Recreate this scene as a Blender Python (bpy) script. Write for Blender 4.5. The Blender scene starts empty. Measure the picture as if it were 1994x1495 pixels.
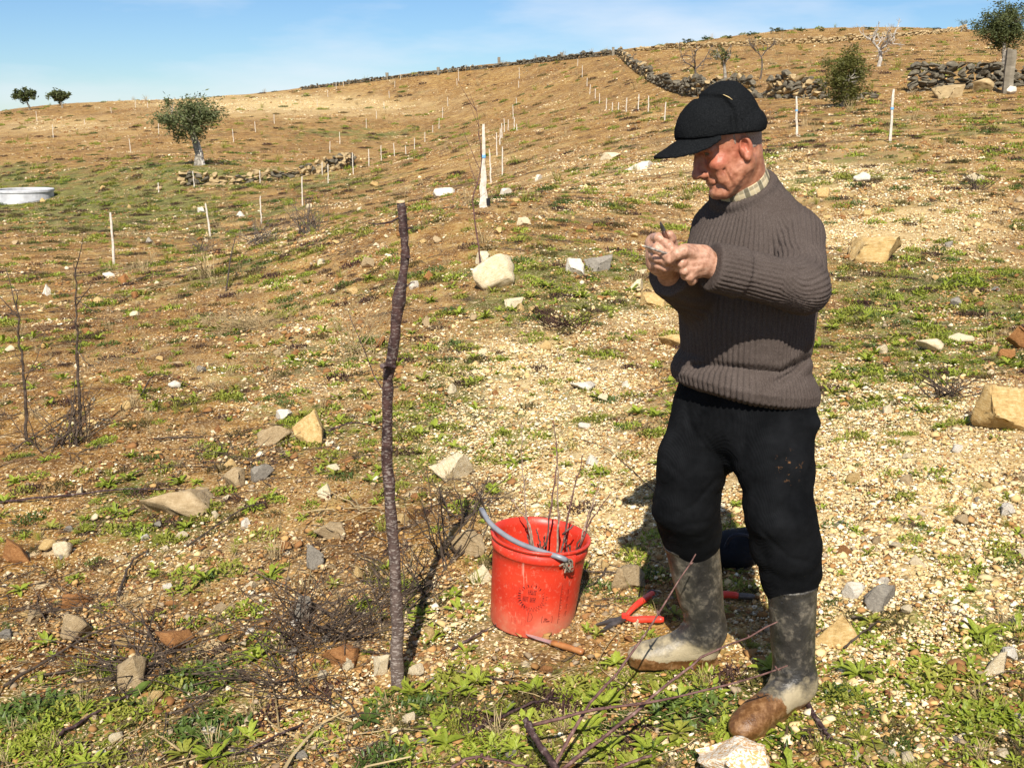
import bpy, math, random
import numpy as np
from mathutils import Vector, Matrix, Euler

SC = bpy.context.scene
R = math.radians
# ---------------------------------------------------------------- camera
CAM_Z, PITCH, FPX = 1.63, R(14.0), 2100.0          # focal length in pixels of a 1994 px wide picture
CX, CY = 997.0, 747.5
cam_d = bpy.data.cameras.new('camera'); cam_d.sensor_width = 36.0
cam_d.lens = 36.0 * FPX / 1994.0; cam_d.clip_start = 0.05; cam_d.clip_end = 3000
cam = bpy.data.objects.new('camera', cam_d); SC.collection.objects.link(cam)
cam.location = (0, 0, CAM_Z); cam.rotation_euler = (R(90) - PITCH, 0, 0)
SC.camera = cam
# ---------------------------------------------------------------- sky, sun, exposure
SUN_EL, SUN_TO = R(43.0), R(4.0)     # light travels towards +Y, a little to +X
wd = bpy.data.worlds.new('World'); SC.world = wd; wd.use_nodes = True
nt = wd.node_tree; nt.nodes.clear()
N = nt.nodes.new
sky = N('ShaderNodeTexSky'); sky.sky_type = 'NISHITA'; sky.sun_disc = False
sky.sun_elevation = SUN_EL; sky.sun_rotation = R(180.0) + SUN_TO
sky.air_density = 1.0; sky.dust_density = 0.0; sky.ozone_density = 4.0; sky.altitude = 600
tc = N('ShaderNodeTexCoord')
mp = N('ShaderNodeMapping'); mp.inputs['Scale'].default_value = (1.0, 1.0, 4.5); mp.inputs['Location'].default_value = (0.35, 0.2, 0.0)
cn = N('ShaderNodeTexNoise'); cn.inputs['Scale'].default_value = 2.3; cn.inputs['Detail'].default_value = 6; cn.inputs['Roughness'].default_value = 0.55
cr = N('ShaderNodeValToRGB'); cr.color_ramp.elements[0].position = 0.44; cr.color_ramp.elements[1].position = 0.66
cr.color_ramp.elements[0].color = (0, 0, 0, 1); cr.color_ramp.elements[1].color = (0.75, 0.75, 0.75, 1)
mx = N('ShaderNodeMixRGB'); mx.inputs['Color2'].default_value = (11.0, 11.6, 12.6, 1)
bg = N('ShaderNodeBackground'); bg.inputs['Strength'].default_value = 0.05
wo = N('ShaderNodeOutputWorld')
L = nt.links.new
L(tc.outputs['Generated'], mp.inputs['Vector']); L(mp.outputs['Vector'], cn.inputs['Vector'])
L(cn.outputs['Fac'], cr.inputs['Fac']); L(cr.outputs['Color'], mx.inputs['Fac'])
tint = N('ShaderNodeMixRGB'); tint.blend_type = 'MULTIPLY'; tint.inputs['Fac'].default_value = 1.0; tint.inputs['Color2'].default_value = (0.86, 1.06, 1.28, 1)
L(sky.outputs['Color'], tint.inputs['Color1']); L(tint.outputs['Color'], mx.inputs['Color1']); L(mx.outputs['Color'], bg.inputs['Color']); L(bg.outputs['Background'], wo.inputs['Surface'])
sun_d = bpy.data.lights.new('sun', 'SUN'); sun_d.energy = 5.0; sun_d.angle = R(0.5); sun_d.color = (1.0, 0.945, 0.86)
sun = bpy.data.objects.new('sun', sun_d); SC.collection.objects.link(sun)
sdir = Vector((math.sin(SUN_TO) * math.cos(SUN_EL), math.cos(SUN_TO) * math.cos(SUN_EL), -math.sin(SUN_EL)))
sun.rotation_euler = sdir.to_track_quat('-Z', 'Y').to_euler(); sun.location = (0, -20, 25)
vs = SC.view_settings; vs.view_transform = 'Standard'; vs.look = 'None'; vs.gamma = 1.0; vs.use_curve_mapping = False
vs.exposure = 0.70
SC.cycles.max_bounces = 4; SC.cycles.diffuse_bounces = 2; SC.cycles.glossy_bounces = 2; SC.cycles.transmission_bounces = 2; SC.cycles.transparent_max_bounces = 4

# ---------------------------------------------------------------- helpers
rng = np.random.default_rng(7)
def arr(*a): return np.array(a, dtype=np.float64)
def ray(px, py):
    u = (px - CX) / FPX; v = (CY - py) / FPX
    return arr(u, math.cos(PITCH) + v * math.sin(PITCH), -math.sin(PITCH) + v * math.cos(PITCH))
def W(px, py, Y):
    d = ray(px, py); t = Y / d[1]
    return arr(d[0] * t, Y, CAM_Z + d[2] * t)
def _hash(ix, iy, iz, seed):
    h = (ix.astype(np.int64) * 374761393 + iy.astype(np.int64) * 668265263 + iz.astype(np.int64) * 2147483647 + seed * 144665) & 0xFFFFFFFF
    h = ((h ^ (h >> 13)) * 1274126177) & 0xFFFFFFFF
    h = ((h ^ (h >> 16)) * 2246822519) & 0xFFFFFFFF
    return ((h ^ (h >> 15)) & 0xFFFFFF) / float(0xFFFFFF)
def noise3(p, seed=0):
    p = np.asarray(p, dtype=np.float64); f = np.floor(p); t = p - f; t = t * t * (3 - 2 * t)
    i = f.astype(np.int64); out = np.zeros(len(p))
    for dx in (0, 1):
        wx = t[:, 0] if dx else 1 - t[:, 0]
        for dy in (0, 1):
            wy = t[:, 1] if dy else 1 - t[:, 1]
            for dz in (0, 1):
                wz = t[:, 2] if dz else 1 - t[:, 2]
                out += wx * wy * wz * _hash(i[:, 0] + dx, i[:, 1] + dy, i[:, 2] + dz, seed)
    return out * 2 - 1
def noise2(x, y, sc, seed=0):
    return noise3(np.stack([np.asarray(x) * sc, np.asarray(y) * sc, np.full(np.shape(x), seed * 7.31)], -1), seed)
def fbm3(p, sc, octv=3, seed=0):
    o = 0; a = 1.0; s = 0
    for k in range(octv):
        o = o + a * noise3(np.asarray(p) * (sc * 2 ** k), seed + k); s += a; a *= .5
    return o / s

def link(o): SC.collection.objects.link(o); return o
def tag(o, label=None, cat=None, group=None, kind=None):
    if label: o['label'] = label
    if cat: o['category'] = cat
    if group: o['group'] = group
    if kind: o['kind'] = kind
    return o
def empty(name, loc, label=None, cat=None, group=None):
    o = link(bpy.data.objects.new(name, None)); o.location = loc; o.empty_display_size = 0.05
    return tag(o, label, cat, group)
def mesh_from(name, V, F, smooth=False, col=None):
    """F: int array (n,3)/(n,4) or a list of tuples"""
    me = bpy.data.meshes.new(name)
    V = np.asarray(V, dtype=np.float32)
    if isinstance(F, np.ndarray):
        k = F.shape[1]; n = len(F)
        me.vertices.add(len(V)); me.vertices.foreach_set('co', V.ravel())
        me.loops.add(n * k); me.loops.foreach_set('vertex_index', F.astype(np.int32).ravel())
        me.polygons.add(n); me.polygons.foreach_set('loop_start', np.arange(0, n * k, k, dtype=np.int32))
        me.update(calc_edges=True); me.validate()
    else:
        me.from_pydata(V.tolist(), [], F); me.update()
    if smooth: me.polygons.foreach_set('use_smooth', np.ones(len(me.polygons), dtype=bool))
    if col is not None:
        a = me.attributes.new('col', 'FLOAT_COLOR', 'POINT')
        c = np.ones((len(V), 4), dtype=np.float32); c[:, :3] = col; a.data.foreach_set('color', c.ravel())
    return me
def fattr(me, name, vals):
    a = me.attributes.new(name, 'FLOAT', 'POINT'); a.data.foreach_set('value', np.asarray(vals, dtype=np.float32))
def mk(name, V, F, mat, parent=None, org=None, smooth=False, col=None):
    """mesh in world coordinates -> object with its origin at org (or at the parent's)"""
    V = np.asarray(V, dtype=np.float64)
    if parent is not None: o0 = np.array(ORG[parent.name])
    elif org is not None: o0 = np.asarray(org, dtype=float)
    else: o0 = arr(V[:, 0].mean(), V[:, 1].mean(), V[:, 2].min())
    me = mesh_from(name, V - o0, F, smooth, col)
    if mat: me.materials.append(mat)
    o = link(bpy.data.objects.new(name, me))
    if parent is not None: o.parent = parent; ORG[o.name] = tuple(o0)
    else: o.location = o0; ORG[o.name] = tuple(o0)
    return o
ORG = {}
def thing(name, loc, label, cat, group=None):
    o = empty(name, loc, label, cat, group); ORG[o.name] = tuple(loc); return o
class MB:
    """collects pieces of one mesh"""
    def __init__(s): s.V = []; s.F = []; s.C = []; s.n = 0
    def add(s, V, F, c=None):
        V = np.asarray(V, dtype=float)
        s.V.append(V); s.F += [tuple(int(i) + s.n for i in f) for f in F]; s.n += len(V)
        s.C.append(np.tile(np.asarray(c if c is not None else (1, 1, 1), dtype=float), (len(V), 1)) if c is None or np.ndim(c) == 1 else np.asarray(c))
        return s
    def verts(s): return np.concatenate(s.V)
    def cols(s): return np.concatenate(s.C)
    def tube(s, P, r, sides=5, c=None, cap=True):
        P = np.asarray(P, dtype=float); n = len(P); r = np.broadcast_to(np.asarray(r, dtype=float), (n,))
        T = np.gradient(P, axis=0); T /= np.linalg.norm(T, axis=1)[:, None] + 1e-12
        ref = arr(0, 0, 1) if abs(T[0, 2]) < .9 else arr(1, 0, 0)
        V = []
        u = np.cross(T[0], ref); u /= np.linalg.norm(u)
        for i in range(n):
            u = u - T[i] * np.dot(u, T[i]); u /= np.linalg.norm(u) + 1e-12
            w = np.cross(T[i], u)
            for k in range(sides):
                a = 2 * math.pi * k / sides
                V.append(P[i] + r[i] * (math.cos(a) * u + math.sin(a) * w))
        F = []
        for i in range(n - 1):
            for k in range(sides):
                k2 = (k + 1) % sides
                F.append((i * sides + k, i * sides + k2, (i + 1) * sides + k2, (i + 1) * sides + k))
        if cap:
            F.append(tuple(range(sides - 1, -1, -1))); F.append(tuple((n - 1) * sides + k for k in range(sides)))
        return s.add(V, F, c)
    def box(s, c, h, M=None, col=None):
        V = arr(*[(x, y, z) for x in (-1, 1) for y in (-1, 1) for z in (-1, 1)]) * np.asarray(h)
        if M is not None: V = V @ np.asarray(M).T
        return s.add(V + np.asarray(c), [(0, 1, 3, 2), (4, 6, 7, 5), (0, 4, 5, 1), (2, 3, 7, 6), (0, 2, 6, 4), (1, 5, 7, 3)], col)
    def build(s, name, mat, parent=None, org=None, smooth=False, col=False):
        return mk(name, s.verts(), s.F, mat, parent, org, smooth, s.cols() if col else None)
def rotz(a): return np.array([[math.cos(a), -math.sin(a), 0], [math.sin(a), math.cos(a), 0], [0, 0, 1]])
def rotx(a): return np.array([[1, 0, 0], [0, math.cos(a), -math.sin(a)], [0, math.sin(a), math.cos(a)]])
def roty(a): return np.array([[math.cos(a), 0, math.sin(a)], [0, 1, 0], [-math.sin(a), 0, math.cos(a)]])
ICO_V = []
_t = (1 + 5 ** .5) / 2
for a_, b_ in ((-1, _t), (1, _t), (-1, -_t), (1, -_t)): ICO_V.append((a_, b_, 0))
for a_, b_ in ((-1, _t), (1, _t), (-1, -_t), (1, -_t)): ICO_V.append((0, a_, b_))
for a_, b_ in ((-1, _t), (1, _t), (-1, -_t), (1, -_t)): ICO_V.append((b_, 0, a_))
ICO_V = np.array(ICO_V) / math.sqrt(1 + _t * _t)
ICO_F = [(0, 11, 5), (0, 5, 1), (0, 1, 7), (0, 7, 10), (0, 10, 11), (1, 5, 9), (5, 11, 4), (11, 10, 2), (10, 7, 6), (7, 1, 8),
         (3, 9, 4), (3, 4, 2), (3, 2, 6), (3, 6, 8), (3, 8, 9), (4, 9, 5), (2, 4, 11), (6, 2, 10), (8, 6, 7), (9, 8, 1)]

# ---------------------------------------------------------------- materials
class NB:
    """node material builder"""
    def __init__(s, name):
        s.m = bpy.data.materials.new(name); s.m.use_nodes = True; s.t = s.m.node_tree
        s.b = s.t.nodes['Principled BSDF']
        s.b.inputs['Specular IOR Level'].default_value = 0.3
    def n(s, typ, **kw):
        x = s.t.nodes.new(typ)
        for k, v in kw.items():
            if k in x.inputs: x.inputs[k].default_value = v
            else: setattr(x, k, v)
        return x
    def l(s, a, b): s.t.links.new(a, b)
    def pos(s, obj=True):
        if obj: return s.n('ShaderNodeTexCoord').outputs['Object']
        return s.n('ShaderNodeNewGeometry').outputs['Position']
    def noise(s, vec, scale, detail=3, rough=.55):
        x = s.n('ShaderNodeTexNoise'); x.inputs['Scale'].default_value = scale; x.inputs['Detail'].default_value = detail; x.inputs['Roughness'].default_value = rough
        s.l(vec, x.inputs['Vector']); return x.outputs['Fac']
    def ramp(s, fac, stops, interp='LINEAR'):
        x = s.n('ShaderNodeValToRGB'); e = x.color_ramp.elements; x.color_ramp.interpolation = interp
        while len(e) < len(stops): e.new(0.5)
        for i, (p, c) in enumerate(stops):
            e[i].position = p; e[i].color = (c, c, c, 1) if np.ndim(c) == 0 else (*c, 1)
        s.l(fac, x.inputs['Fac']); return x.outputs['Color']
    def mix(s, fac, a, b, mode='MIX'):
        x = s.n('ShaderNodeMixRGB'); x.blend_type = mode
        for i, v in (('Fac', fac), ('Color1', a), ('Color2', b)):
            if hasattr(v, 'is_linked') or hasattr(v, 'links'): s.l(v, x.inputs[i])
            elif np.ndim(v) == 0: x.inputs[i].default_value = v
            else: x.inputs[i].default_value = (*v, 1)
        return x.outputs['Color']
    def math(s, op, a, b=0.0):
        x = s.n('ShaderNodeMath'); x.operation = op
        for i, v in ((0, a), (1, b)):
            if hasattr(v, 'links'): s.l(v, x.inputs[i])
            else: x.inputs[i].default_value = v
        return x.outputs[0]
    def attr(s, name, out='Color', typ='GEOMETRY'):
        x = s.n('ShaderNodeAttribute'); x.attribute_name = name; x.attribute_type = typ; return x.outputs[out]
    def bump(s, h, strength=.5, dist=.01, normal=None):
        x = s.n('ShaderNodeBump'); x.inputs['Strength'].default_value = strength; x.inputs['Distance'].default_value = dist
        s.l(h, x.inputs['Height'])
        if normal is not None: s.l(normal, x.inputs['Normal'])
        s.l(x.outputs['Normal'], s.b.inputs['Normal']); return x.outputs['Normal']
    def col(s, c):
        if hasattr(c, 'links'): s.l(c, s.b.inputs['Base Color'])
        else: s.b.inputs['Base Color'].default_value = (*c, 1)
    def done(s, rough=.8, spec=None, metal=0.0):
        s.b.inputs['Roughness'].default_value = rough; s.b.inputs['Metallic'].default_value = metal
        if spec is not None: s.b.inputs['Specular IOR Level'].default_value = spec
        return s.m
def simple(name, stops, scale, rough=.8, bump=None, spec=.3, attr=False, world=False, detail=4, metal=0.0):
    k = NB(name); p = k.pos(not world)
    c = k.ramp(k.noise(p, scale, detail), stops)
    if attr: c = k.mix(1.0, c, k.attr('col'), 'MULTIPLY')
    k.col(c)
    if bump: k.bump(k.noise(p, bump[0], 4), bump[1], bump[2])
    return k.done(rough, spec, metal)

# ---------------------------------------------------------------- terrain
CP = []                                   # world points through which the ground passes
def cp(px, py, Y, dz=0.0): q = W(px, py, Y); CP.append((q[0], q[1], q[2] + dz))
def near_plane(x, y): return 0.10 * (x - 0.62) + 0.012 * (y - 2.8)
for x_ in (-4.5, -2.2, -1.0, 0.2, 0.8, 2.0, 4.0):
    for y_ in (-0.8, 1.2, 2.4, 3.2, 4.6): CP.append((x_, y_, near_plane(x_, y_)))
for a in [(60, 780, 7.2), (500, 770, 7.0), (997, 740, 7.1), (1500, 690, 7.8), (1990, 650, 8.2),
          (60, 640, 11.6), (500, 600, 11.8), (997, 560, 10.6), (1990, 500, 12.5), (1500, 520, 12),
          (60, 560, 18), (222, 515, 25), (500, 495, 19.5), (942, 401, 16), (700, 450, 17.5), (1300, 415, 17), (1700, 380, 17.5), (1990, 360, 17.5),
          (410, 460, 36), (40, 455, 38), (588, 402, 42), (957, 360, 35), (978, 342, 43), (1130, 300, 38), (1250, 270, 40), (1555, 263, 32), (1733, 276, 26), (1990, 255, 28),
          (40, 398, 58), (250, 365, 60), (470, 362, 58), (640, 356, 56), (388, 321, 66), (720, 322, 72), (200, 310, 82), (1000, 255, 60), (1100, 235, 70), (1264, 218, 78), (1195, 213, 84),
          (1700, 197, 50), (1990, 178, 50), (1860, 185, 50), (1500, 188, 56), (1340, 190, 64), (1960, 130, 70), (1600, 120, 90), (1440, 150, 78),
          (830, 268, 112), (600, 245, 120), (400, 240, 125), (100, 262, 120), (850, 190, 150), (600, 190, 160), (1050, 170, 130), (1270, 145, 108),
          (0, 222, 185), (130, 208, 190), (300, 200, 188), (450, 188, 184), (600, 170, 180), (800, 146, 172), (1000, 124, 165), (1200, 104, 152),
          (1350, 82, 160), (1500, 62, 165), (1750, 54, 165), (1994, 62, 160), (1700, 85, 130), (1900, 85, 130)]:
    cp(*a)
for px, py, Y in [(-900, 300, 170), (2900, 60, 160), (-800, 520, 30), (2800, 260, 32), (-900, 420, 65), (2900, 170, 60)]: cp(px, py, Y)
for k in range(-2, 9):                     # beyond the skyline the ground falls away
    px = k * 330; q = W(px, 200 - max(0, px) * .075, 260); CP.append((q[0], 260, q[2] - 16)); q = W(px, 200, 700); CP.append((q[0], 700, -45)); CP.append((q[0] * 1.6, 1400, -70))
CP = np.array(CP)
def _as(x, y):
    yy = np.maximum(y, -1.0)
    return np.clip(np.asarray(x) / (yy + 3.0), -1.3, 1.3), np.log(yy + 3.0)
def _tps(r2): return 0.5 * r2 * np.log(r2 + 1e-12)
_A, _S = _as(CP[:, 0], CP[:, 1]); _Q = np.stack([_A * 1.6, _S], -1)
_n = len(CP); _M = np.zeros((_n + 3, _n + 3))
_M[:_n, :_n] = _tps(((_Q[:, None] - _Q[None]) ** 2).sum(-1)) + np.eye(_n) * 1e-4
_M[:_n, _n] = 1; _M[:_n, _n + 1:] = _Q; _M[_n, :_n] = 1; _M[_n + 1:, :_n] = _Q.T
_sc = np.exp(_S)                            # interpolate height divided by distance
_b = np.zeros(_n + 3); _b[:_n] = (CP[:, 2] - CAM_Z) / _sc
_w = np.linalg.solve(_M, _b)
def ground(x, y, fine=True):
    x = np.atleast_1d(np.asarray(x, dtype=float)); y = np.atleast_1d(np.asarray(y, dtype=float))
    out = np.empty(len(x))
    for i in range(0, len(x), 40000):
        a, s = _as(x[i:i + 40000], y[i:i + 40000]); q = np.stack([a * 1.6, s], -1)
        r2 = ((q[:, None] - _Q[None]) ** 2).sum(-1)
        out[i:i + 40000] = (_tps(r2) @ _w[:_n] + _w[_n] + q @ _w[_n + 1:]) * np.exp(s) + CAM_Z
    if fine:
        d = np.maximum(y, 0)
        k = 1 - np.exp(-np.maximum(d - 4.6, 0) / 4)
        out = out + 0.016 * noise2(x, y, 3.3, 1) + 0.012 * noise2(x, y, 8.0, 2) + 0.007 * noise2(x, y, 19.0, 3)
        out = out + k * (0.05 * noise2(x, y, 1.1, 4) + 0.05 * noise2(x, y, .45, 5)) * np.clip(1.4 - d / 200, .5, 1.4)
        out = out + np.clip((d - 12) / 30, 0, 1) * 0.12 * noise2(x, y, .22, 6)
    return out
def gz(x, y): return float(ground([x], [y])[0])
def G(px, py, it=40):
    """where the view ray through a picture point meets the ground"""
    d = ray(px, py); lo = 1.2; prev = None
    ts = np.concatenate([np.linspace(1.2, 12, 260), np.geomspace(12.05, 400, 500)])
    Z = ground(d[0] * ts, d[1] * ts); zr = CAM_Z + d[2] * ts
    i = np.argmax(zr < Z)
    if not (zr < Z).any(): i = len(ts) - 1
    if i == 0: i = 1
    a, b = zr[i - 1] - Z[i - 1], Z[i] - zr[i]
    t = ts[i - 1] + (ts[i] - ts[i - 1]) * a / (a + b + 1e-9)
    return arr(d[0] * t, d[1] * t, gz(d[0] * t, d[1] * t))
def pxm(p):
    """picture pixels (of 1994) per metre at a point"""
    return FPX / (p[1] * math.cos(PITCH) + (CAM_Z - p[2]) * math.sin(PITCH))
def to_px(P):
    P = np.atleast_2d(P); r = P - arr(0, 0, CAM_Z)
    dep = r[:, 1] * math.cos(PITCH) - r[:, 2] * math.sin(PITCH); up = r[:, 1] * math.sin(PITCH) + r[:, 2] * math.cos(PITCH)
    return CX + FPX * r[:, 0] / dep, CY - FPX * up / dep, dep
# ---------------------------------------------------------------- the ground sheet
def gravel_zone(x, y, z=None):
    """0..1: how much pale gravel lies here (paths of broken quartz)"""
    px, py, dep = to_px(np.stack([x, y, ground(x, y, False) if z is None else z], -1))
    g = np.zeros(len(x))
    for cx, cy, rx, ry, w in [(1060, 800, 220, 200, 1.15), (1140, 1010, 190, 170, 1.05), (1720, 920, 330, 190, 1.1), (1760, 1180, 320, 170, 1.05),
                              (1500, 350, 500, 70, .55), (620, 660, 150, 90, .45), (880, 1240, 240, 140, .55), (600, 1380, 420, 120, .35), (1250, 620, 200, 130, .6),
                              (1750, 440, 300, 80, .7), (250, 1100, 300, 130, .3), (560, 470, 200, 40, .3), (1700, 1400, 250, 90, .6), (560, 205, 260, 22, .9), (100, 245, 200, 18, .5)]:
        g = np.maximum(g, w * np.exp(-((px - cx) / rx) ** 2 - ((py - cy) / ry) ** 2))
    return np.clip(g + 0.28 * noise2(x, y, .9, 21) + .15 * noise2(x, y, 3.2, 22), 0, 1)
def green_zone(x, y, z=None):
    px, py, dep = to_px(np.stack([x, y, ground(x, y, False) if z is None else z], -1))
    g = np.zeros(len(x))
    for cx, cy, rx, ry, w in [(180, 400, 330, 50, 1.), (60, 345, 260, 26, .8), (560, 352, 200, 24, .6), (330, 335, 140, 22, .9), (230, 440, 260, 40, .6), (100, 1420, 330, 110, .8), (420, 1330, 160, 130, .7), (680, 800, 330, 130, .45),
                              (1800, 610, 270, 110, .85), (1720, 760, 200, 60, .6), (1700, 330, 300, 60, .45), (1150, 500, 260, 60, .5), (850, 900, 140, 120, .5), (1330, 1390, 260, 80, .85), (1850, 1360, 220, 130, .9), (1080, 580, 140, 60, .7),
                              (900, 1420, 220, 80, .7), (300, 1000, 260, 90, .5), (560, 540, 260, 40, .5), (1000, 500, 260, 80, .35), (820, 1200, 120, 90, .6), (700, 260, 200, 20, .4), (1850, 250, 250, 40, .4)]:
        g = np.maximum(g, w * np.exp(-((px - cx) / rx) ** 2 - ((py - cy) / ry) ** 2))
    return np.clip(g + .1 + .35 * noise2(x, y, .7, 31) + .25 * noise2(x, y, 2.6, 32), 0, 1)

NR, NCOL = 860, 420
s_ = np.linspace(math.log(0.35), math.log(1500), NR); ys = np.exp(s_) - 1.35
w_ = np.linspace(-1, 1, NCOL); fan = 0.62 * w_ + 0.75 * w_ ** 5
XX = fan[None, :] * (ys[:, None] + 3.0) ; YY = np.repeat(ys[:, None], NCOL, 1)
gx, gy = XX.ravel(), YY.ravel(); gzv = ground(gx, gy)
idx = np.arange(NR * NCOL).reshape(NR, NCOL)
GF = np.stack([idx[:-1, :-1], idx[:-1, 1:], idx[1:, 1:], idx[1:, :-1]], -1).reshape(-1, 4)
k = NB('hillside_soil'); p = k.pos(False)
n_big = k.noise(p, .13, 2); n_mid = k.noise(p, 1.7, 3, .6); n_fine = k.noise(p, 16, 3, .7)
mix_f = k.math('ADD', k.math('MULTIPLY', n_mid, .50), k.math('ADD', k.math('MULTIPLY', n_fine, .38), k.math('MULTIPLY', n_big, .22)))
soil = k.ramp(mix_f, [(.37, (.020, .009, .004)), (.47, (.115, .049, .012)), (.58, (.265, .138, .034)), (.71, (.45, .310, .100))])
soil = k.mix(k.math('MULTIPLY', k.attr('gravel', 'Fac'), .95), soil, k.ramp(n_fine, [(.3, (.30, .19, .068)), (.5, (.56, .41, .19)), (.72, (.72, .59, .34))]))
gm = k.ramp(k.math('ADD', k.attr('green', 'Fac'), k.math('MULTIPLY', k.math('SUBTRACT', n_fine, .5), 1.3)), [(.34, 0.), (.68, .92)])
soil = k.mix(gm, soil, k.ramp(n_mid, [(.35, (.050, .062, .010)), (.65, (.155, .170, .032))]))
v = k.n('ShaderNodeTexVoronoi'); v.inputs['Scale'].default_value = 9; k.l(p, v.inputs['Vector'])
soil = k.mix(k.math('MULTIPLY', k.ramp(v.outputs['Color'], [(.80, 0.), (.83, .7)]), k.ramp(v.outputs['Distance'], [(.30, 1.), (.42, 0.)])), soil, (.52, .40, .23))
n_ch = k.noise(p, 75, 1, .5); soil = k.mix(k.ramp(n_ch, [(.60, 0.), (.66, .8)]), soil, (.58, .45, .27)); soil = k.mix(k.ramp(n_ch, [(.34, .7), (.40, 0.)]), soil, (.07, .032, .012))
k.col(soil)
k.bump(k.math('ADD', n_ch, n_fine), .8, .012)
m_soil = k.done(.95, .12)
me = mesh_from('ground', np.stack([gx, gy, gzv], -1), GF, True); me.materials.append(m_soil)
fattr(me, 'gravel', gravel_zone(gx, gy, gzv)); fattr(me, 'green', green_zone(gx, gy, gzv))
tag(link(bpy.data.objects.new('ground', me)), 'stony ochre hillside soil with sparse weeds', None, None, 'structure')
# ---------------------------------------------------------------- materials of the things
M = {}
k = NB('skin'); p = k.pos()
c = k.ramp(k.noise(p, 55, 4), [(.3, (.21, .072, .036)), (.52, (.35, .145, .078)), (.75, (.46, .215, .130))])
c = k.mix(k.math('MULTIPLY', k.attr('ruddy', 'Fac'), .6), c, (.42, .105, .060))
hd = k.ramp(k.noise(p, 95, 4), [(.34, (.30, .145, .085)), (.5, (.42, .225, .145)), (.7, (.50, .29, .195))])
c = k.mix(k.attr('hand', 'Fac'), c, hd); k.col(c)
k.bump(k.math('ADD', k.noise(p, 190, 4, .7), k.math('MULTIPLY', k.noise(p, 60, 3, .6), 1.2)), .40, .0030)
k.b.inputs['Subsurface Weight'].default_value = .06; k.b.inputs['Subsurface Radius'].default_value = (.012, .005, .003); k.b.inputs['Subsurface Scale'].default_value = .5
M['skin'] = k.done(.44, .45)
M['eye'] = simple('eye', [(.4, (.05, .03, .02)), (.6, (.10, .07, .05))], 30, .15, None, .5)
M['brow'] = simple('grey_brow_hair', [(.35, (.12, .10, .08)), (.65, (.35, .31, .27))], 200)
M['hair'] = simple('grey_hair', [(.35, (.16, .09, .06)), (.65, (.36, .29, .24))], 420, .8, (400, .6, .002))
k = NB('brown_wool'); p = k.pos()
c = k.ramp(k.noise(p, 420, 3, .7), [(.30, (.026, .019, .016)), (.5, (.070, .053, .045)), (.72, (.132, .106, .093))])
c = k.mix(.35, c, k.ramp(k.noise(p, 7, 3), [(.35, (.058, .045, .038)), (.65, (.094, .076, .066))])); k.col(c)
k.bump(k.noise(p, 520, 3, .7), .7, .002); pass
M['wool'] = k.done(.95, .1)
k = NB('black_corduroy'); p = k.pos()
c = k.ramp(k.noise(p, 12, 4, .6), [(.35, (.0030, .0033, .0038)), (.7, (.0085, .0090, .0100))])
dn = k.noise(p, 60, 4, .7); v = k.n('ShaderNodeVectorMath'); v.operation = 'DISTANCE'; k.l(p, v.inputs[0]); v.inputs[1].default_value = (.055, -.20, .745)
dm = k.math('MULTIPLY', k.ramp(dn, [(.60, 0.), (.66, .8)]), k.ramp(v.outputs['Value'], [(.010, 1.), (.050, 0.)])); c = k.mix(dm, c, (.17, .085, .035)); k.col(c)
wv = k.n('ShaderNodeTexWave'); wv.wave_type = 'BANDS'; wv.bands_direction = 'DIAGONAL'; wv.inputs['Scale'].default_value = 150; wv.inputs['Distortion'].default_value = .6
mpp = k.n('ShaderNodeMapping'); mpp.inputs['Scale'].default_value = (1, .6, .05); k.l(p, mpp.inputs['Vector']); k.l(mpp.outputs['Vector'], wv.inputs['Vector'])
k.bump(k.math('ADD', wv.outputs['Fac'], k.math('MULTIPLY', k.noise(p, 30, 3), 3.5)), .22, .003)
M['cord'] = k.done(.95, .06)
k = NB('muddy_rubber'); p = k.pos(); up = k.attr('up', 'Fac')
n1 = k.noise(p, 14, 5, .65); n2 = k.noise(p, 48, 5, .7)
c = k.ramp(n1, [(.34, (.013, .012, .011)), (.52, (.031, .028, .024)), (.68, (.066, .058, .045))])
dust = k.ramp(k.math('ADD', k.math('MULTIPLY', n2, .6), k.math('MULTIPLY', n1, .5)), [(.56, 0.), (.76, .6)]); c = k.mix(dust, c, (.25, .21, .15))
lowd = k.ramp(k.math('ADD', up, k.math('MULTIPLY', k.math('SUBTRACT', n1, .5), .22)), [(.060, .85), (.105, 0.)]); c = k.mix(lowd, c, (.38, .31, .19))
wet = k.ramp(k.math('ADD', k.attr('wet', 'Fac'), k.math('MULTIPLY', k.math('SUBTRACT', k.noise(p, 24, 4, .7), .5), 1.5)), [(.42, 0.), (.55, 1.)]); c = k.mix(wet, c, k.ramp(n2, [(.3, (.065, .026, .008)), (.5, (.13, .058, .018)), (.7, (.26, .14, .06))]))
k.col(c); k.bump(k.math('ADD', n2, k.math('MULTIPLY', n1, 1.5)), .5, .006)
rg = k.ramp(dust, [(0, .38), (1, .8)]); k.l(rg, k.b.inputs['Roughness'])
k.b.inputs['Specular IOR Level'].default_value = .4; M['boot'] = k.m
k = NB('plaid_cotton'); u = k.attr('cu', 'Fac'); v_ = k.attr('cv', 'Fac')
s1 = k.ramp(k.math('SINE', k.math('MULTIPLY', u, 11)), [(.45, 0.), (.55, 1.)]); s2 = k.ramp(k.math('SINE', k.math('MULTIPLY', v_, 190)), [(.45, 0.), (.55, 1.)])
s3 = k.ramp(k.math('SINE', k.math('MULTIPLY', u, 33)), [(.85, 0.), (.92, 1.)])
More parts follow.
